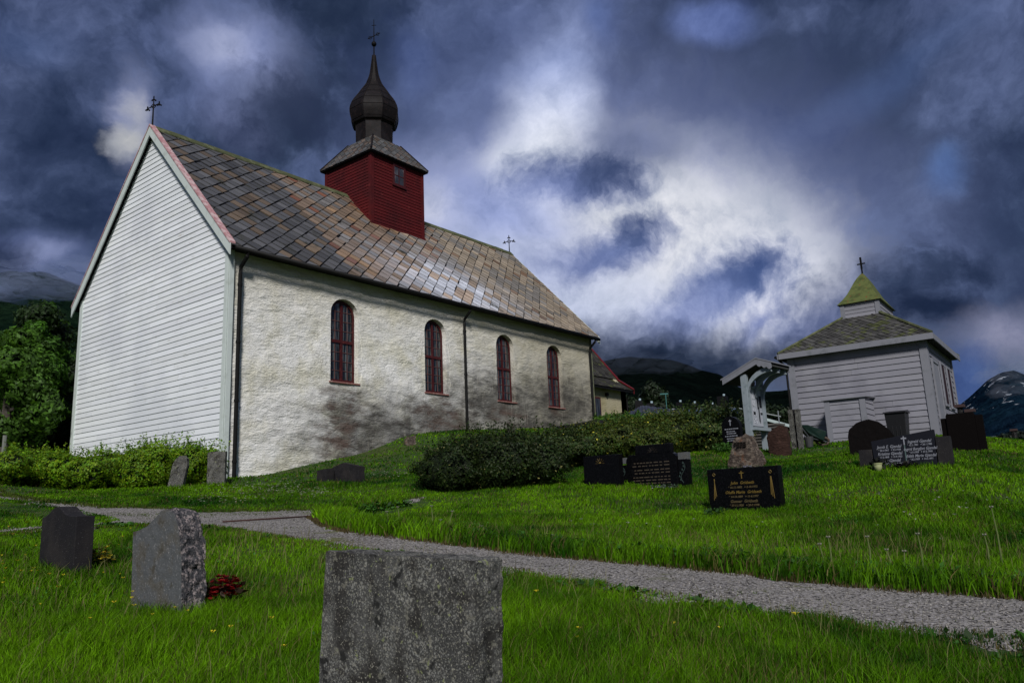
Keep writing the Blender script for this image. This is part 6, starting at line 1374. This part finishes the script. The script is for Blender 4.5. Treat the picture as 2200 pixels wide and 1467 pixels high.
# broad-leaved weeds along the far edge of the path
def weeds(n,pts,off0,off1,seed,size=.05,col=(.030,.095,.010),hmax=.16):
    R=np.random.default_rng(seed); P=np.array(pts); seg=np.hypot(*np.diff(P,axis=0).T); cum=np.r_[0,np.cumsum(seg)]; t_=R.uniform(0,cum[-1],n)
    cl=R.uniform(0,cum[-1],n//26); t_=cl[R.integers(0,len(cl),n)]+R.normal(0,.10,n)
    x=np.interp(t_,cum,P[:,0]); y=np.interp(t_,cum,P[:,1]); i=np.clip(np.searchsorted(cum,t_)-1,0,len(seg)-1); d=np.diff(P,axis=0)[i]/seg[i][:,None]; o=R.uniform(off0,off1,n); x=x-d[:,1]*o; y=y+d[:,0]*o
    z=H(x,y)+R.uniform(0,hmax,n)*(.4+.6*R.random(n)); N=R.normal(0,.5,(n,3))+[0,0,1.0]; c=np.array(col)[None,:]*R.uniform(.4,1.7,n)[:,None]
    return np.stack([x,y,z],1),N,c
A_=weeds(9000,Lw[1:],.05,.5,50); B_=weeds(500,B[:-1],-.1,.12,51,hmax=.05)
R=np.random.default_rng(52); n=26000; r=np.sqrt(R.uniform(9,150,n)); a=fwd+np.radians(R.uniform(-41,41,n)); x=r*np.cos(a); y=r*np.sin(a); k=(nz(x+1,y+5,1.9)+.5*nz(x,y,4.3)>.62)&~on_path(x,y,.16)&clear(x,y); x,y=x[k],y[k]; n=len(x)
C_=(np.stack([x,y,H(x,y)+R.uniform(.02,.085,n)],1),R.normal(0,.4,(n,3))+[0,0,1.0],np.array([.035,.12,.012])[None]*R.uniform(.4,1.6,n)[:,None])
tag(leaf_mesh('clover_patches',C_[0],C_[1],.022,C_[2],M_leafd,None,elong=1.2),kind='stuff')
tag(leaf_mesh('ground_weeds',np.concatenate([A_[0],B_[0]]),np.concatenate([A_[1],B_[1]]),.045,np.concatenate([A_[2],B_[2]]),M_leafd,None),kind='stuff')
# loose stones lying on the near part of the path
R=np.random.default_rng(90); n=26000; a=fwd+np.radians(R.uniform(-42,42,n)); r=3.4+10*R.random(n)**1.6; x=r*np.cos(a); y=r*np.sin(a); k=on_path(x,y,.10); x,y,r=x[k],y[k],r[k]; n=len(x); z=H(x,y)+.008
s_=R.uniform(.004,.012,n)*np.maximum(1,r/9); base_=np.array([[1,0,0],[0,1,0],[-1,0,0],[0,-1,0],[0,0,.7],[0,0,-.7]]); P_=base_[None]*R.uniform(.6,1.3,(n,6,3))*s_[:,None,None]; th=R.uniform(0,6.28,n); ct,st_=np.cos(th)[:,None],np.sin(th)[:,None]
Q_=np.stack([P_[:,:,0]*ct-P_[:,:,1]*st_,P_[:,:,0]*st_+P_[:,:,1]*ct,P_[:,:,2]],-1)+np.stack([x,y,z],1)[:,None]; f0=np.array([[0,1,4],[1,2,4],[2,3,4],[3,0,4],[1,0,5],[2,1,5],[3,2,5],[0,3,5]]); F_=(np.arange(n)[:,None,None]*6+f0[None]).reshape(-1,3)
g_=R.uniform(.06,.36,n); c_=np.stack([g_,g_*.94,g_*.87],1); tag(fast('loose_gravel',Q_.reshape(-1,3),F_,np.repeat(c_,6,axis=0),mat('loose_stone',(1,1,1),.9,attr=True),k=3),kind='stuff')
# clover heads and buttercups too many to count
def dots(name,spots,size,col,zoff,seed,petals=5):
    R=np.random.default_rng(seed); V=[];F=[];C_=[]
    for px,py,sx,sy,n in spots:
        for k in range(n):
            c=gp(px+R.normal(0,sx),py+R.normal(0,sy)); z=h1(*c)+zoff*R.uniform(.6,1.2); s=size*R.uniform(.6,1.3); kk=R.uniform(.6,1.2)
            for q in range(petals):
                a=q*2*math.pi/petals+R.uniform(0,1); n0=len(V); u=(math.cos(a),math.sin(a)); V+= [(c[0],c[1],z-s*.5),(c[0]+u[0]*s-u[1]*s*.4,c[1]+u[1]*s+u[0]*s*.4,z+s*.2),(c[0]+u[0]*s+u[1]*s*.4,c[1]+u[1]*s-u[0]*s*.4,z+s*.2)]; F.append((n0,n0+1,n0+2)); C_+= [tuple(kk*x for x in col)]*3
    return tag(fast(name,np.array(V,float),np.array(F),np.array(C_),M_petal),kind='stuff')
dots('white_clover',[(560,1052,60,6,150),(660,1062,40,5,90),(860,1022,45,4,70),(480,1078,60,6,50),(1990,1090,120,25,26),(1400,1130,200,20,20)],.022,(.42,.45,.38),.09,70)
dots('buttercups',[(40,1250,40,40,16),(150,1190,90,25,8),(200,1290,90,40,16),(330,1300,60,50,8),(1150,1345,10,10,1),(1870,1085,40,8,7),(2110,1045,40,6,6),(520,1400,200,40,5),(1500,1400,300,30,5)],.016,(.62,.52,.03),.17,71)
# single tall stalks that stand out along the far edge of the path
SGp='tall pale seed stalks by the path'
def stalk(px,py,top,label,lean=0,br=False):
    c=gp(px,py); o=(c[0],c[1],h1(*c)); D=math.hypot(*c); z=at(px,top,D)[2]; e=empty('weed_stalk',o,label,'weed stalk',SGp); R_=Vector((.618,-.786,0))
    tp=Vector((o[0],o[1],z))+R_*lean*(z-o[2]); md=Vector(o).lerp(tp,.55)+R_*.01
    mb=MB(); mb.tube([o,md,tp],[.009,.007,.004],6); mb.build('stem',mat('pale_green_stem',(.11,.15,.045),.7,[(20,(.16,.15,.07),.5,.7)]),e)
    mb=MB()
    for k in range(9): a=k*.7; mb.tube([tp,tp+Vector((math.cos(a)*.018,math.sin(a)*.018,.010+.004*(k%3)))],.0035,4)
    mb.build('seed_head',mat('pale_seed_head',(.22,.22,.17),.8),e)
for px,py,tp,ln,lb in ((2155,1222,1090,-.03,'tallest pale weed stalk at the right edge beside the path'),(2127,1218,1150,-.02,'second tall stalk just left of the tallest one at the right edge'),(1787,1236,1155,.03,'upright green stalk left of centre on the right-hand verge'),(1772,1232,1170,-.06,'thin dark stalk beside the upright green one'),(1871,1215,1154,0,'short stalk in the verge grass below the dandelions'),(1984,1225,1148,-.02,'pale stalk midway along the right-hand verge'),(1938,1235,1186,.25,'leaning bent stalk low on the right-hand verge'),(1915,1225,1182,-.1,'low stalk with pale head on the right-hand verge'),
    (1716,1238,1212,0,'reddish stub of a stalk at the gravel edge'),(928,1138,1088,0,'upright stalk near the path bend left of two taller ones'),(956,1150,1100,.35,'slanting pale stalk right of the path bend'),(857,1130,1090,-.05,'stalk with seed head at the bend of the path'),(769,1116,1094,-.35,'dry forked stalk at the tip of the middle lawn'),(836,1140,1100,-.12,'dry tangled stalk near the tip of the middle lawn'),(1188,1178,1150,0,'small stalk behind the large foreground slab')):
    stalk(px,py,tp,lb,ln)
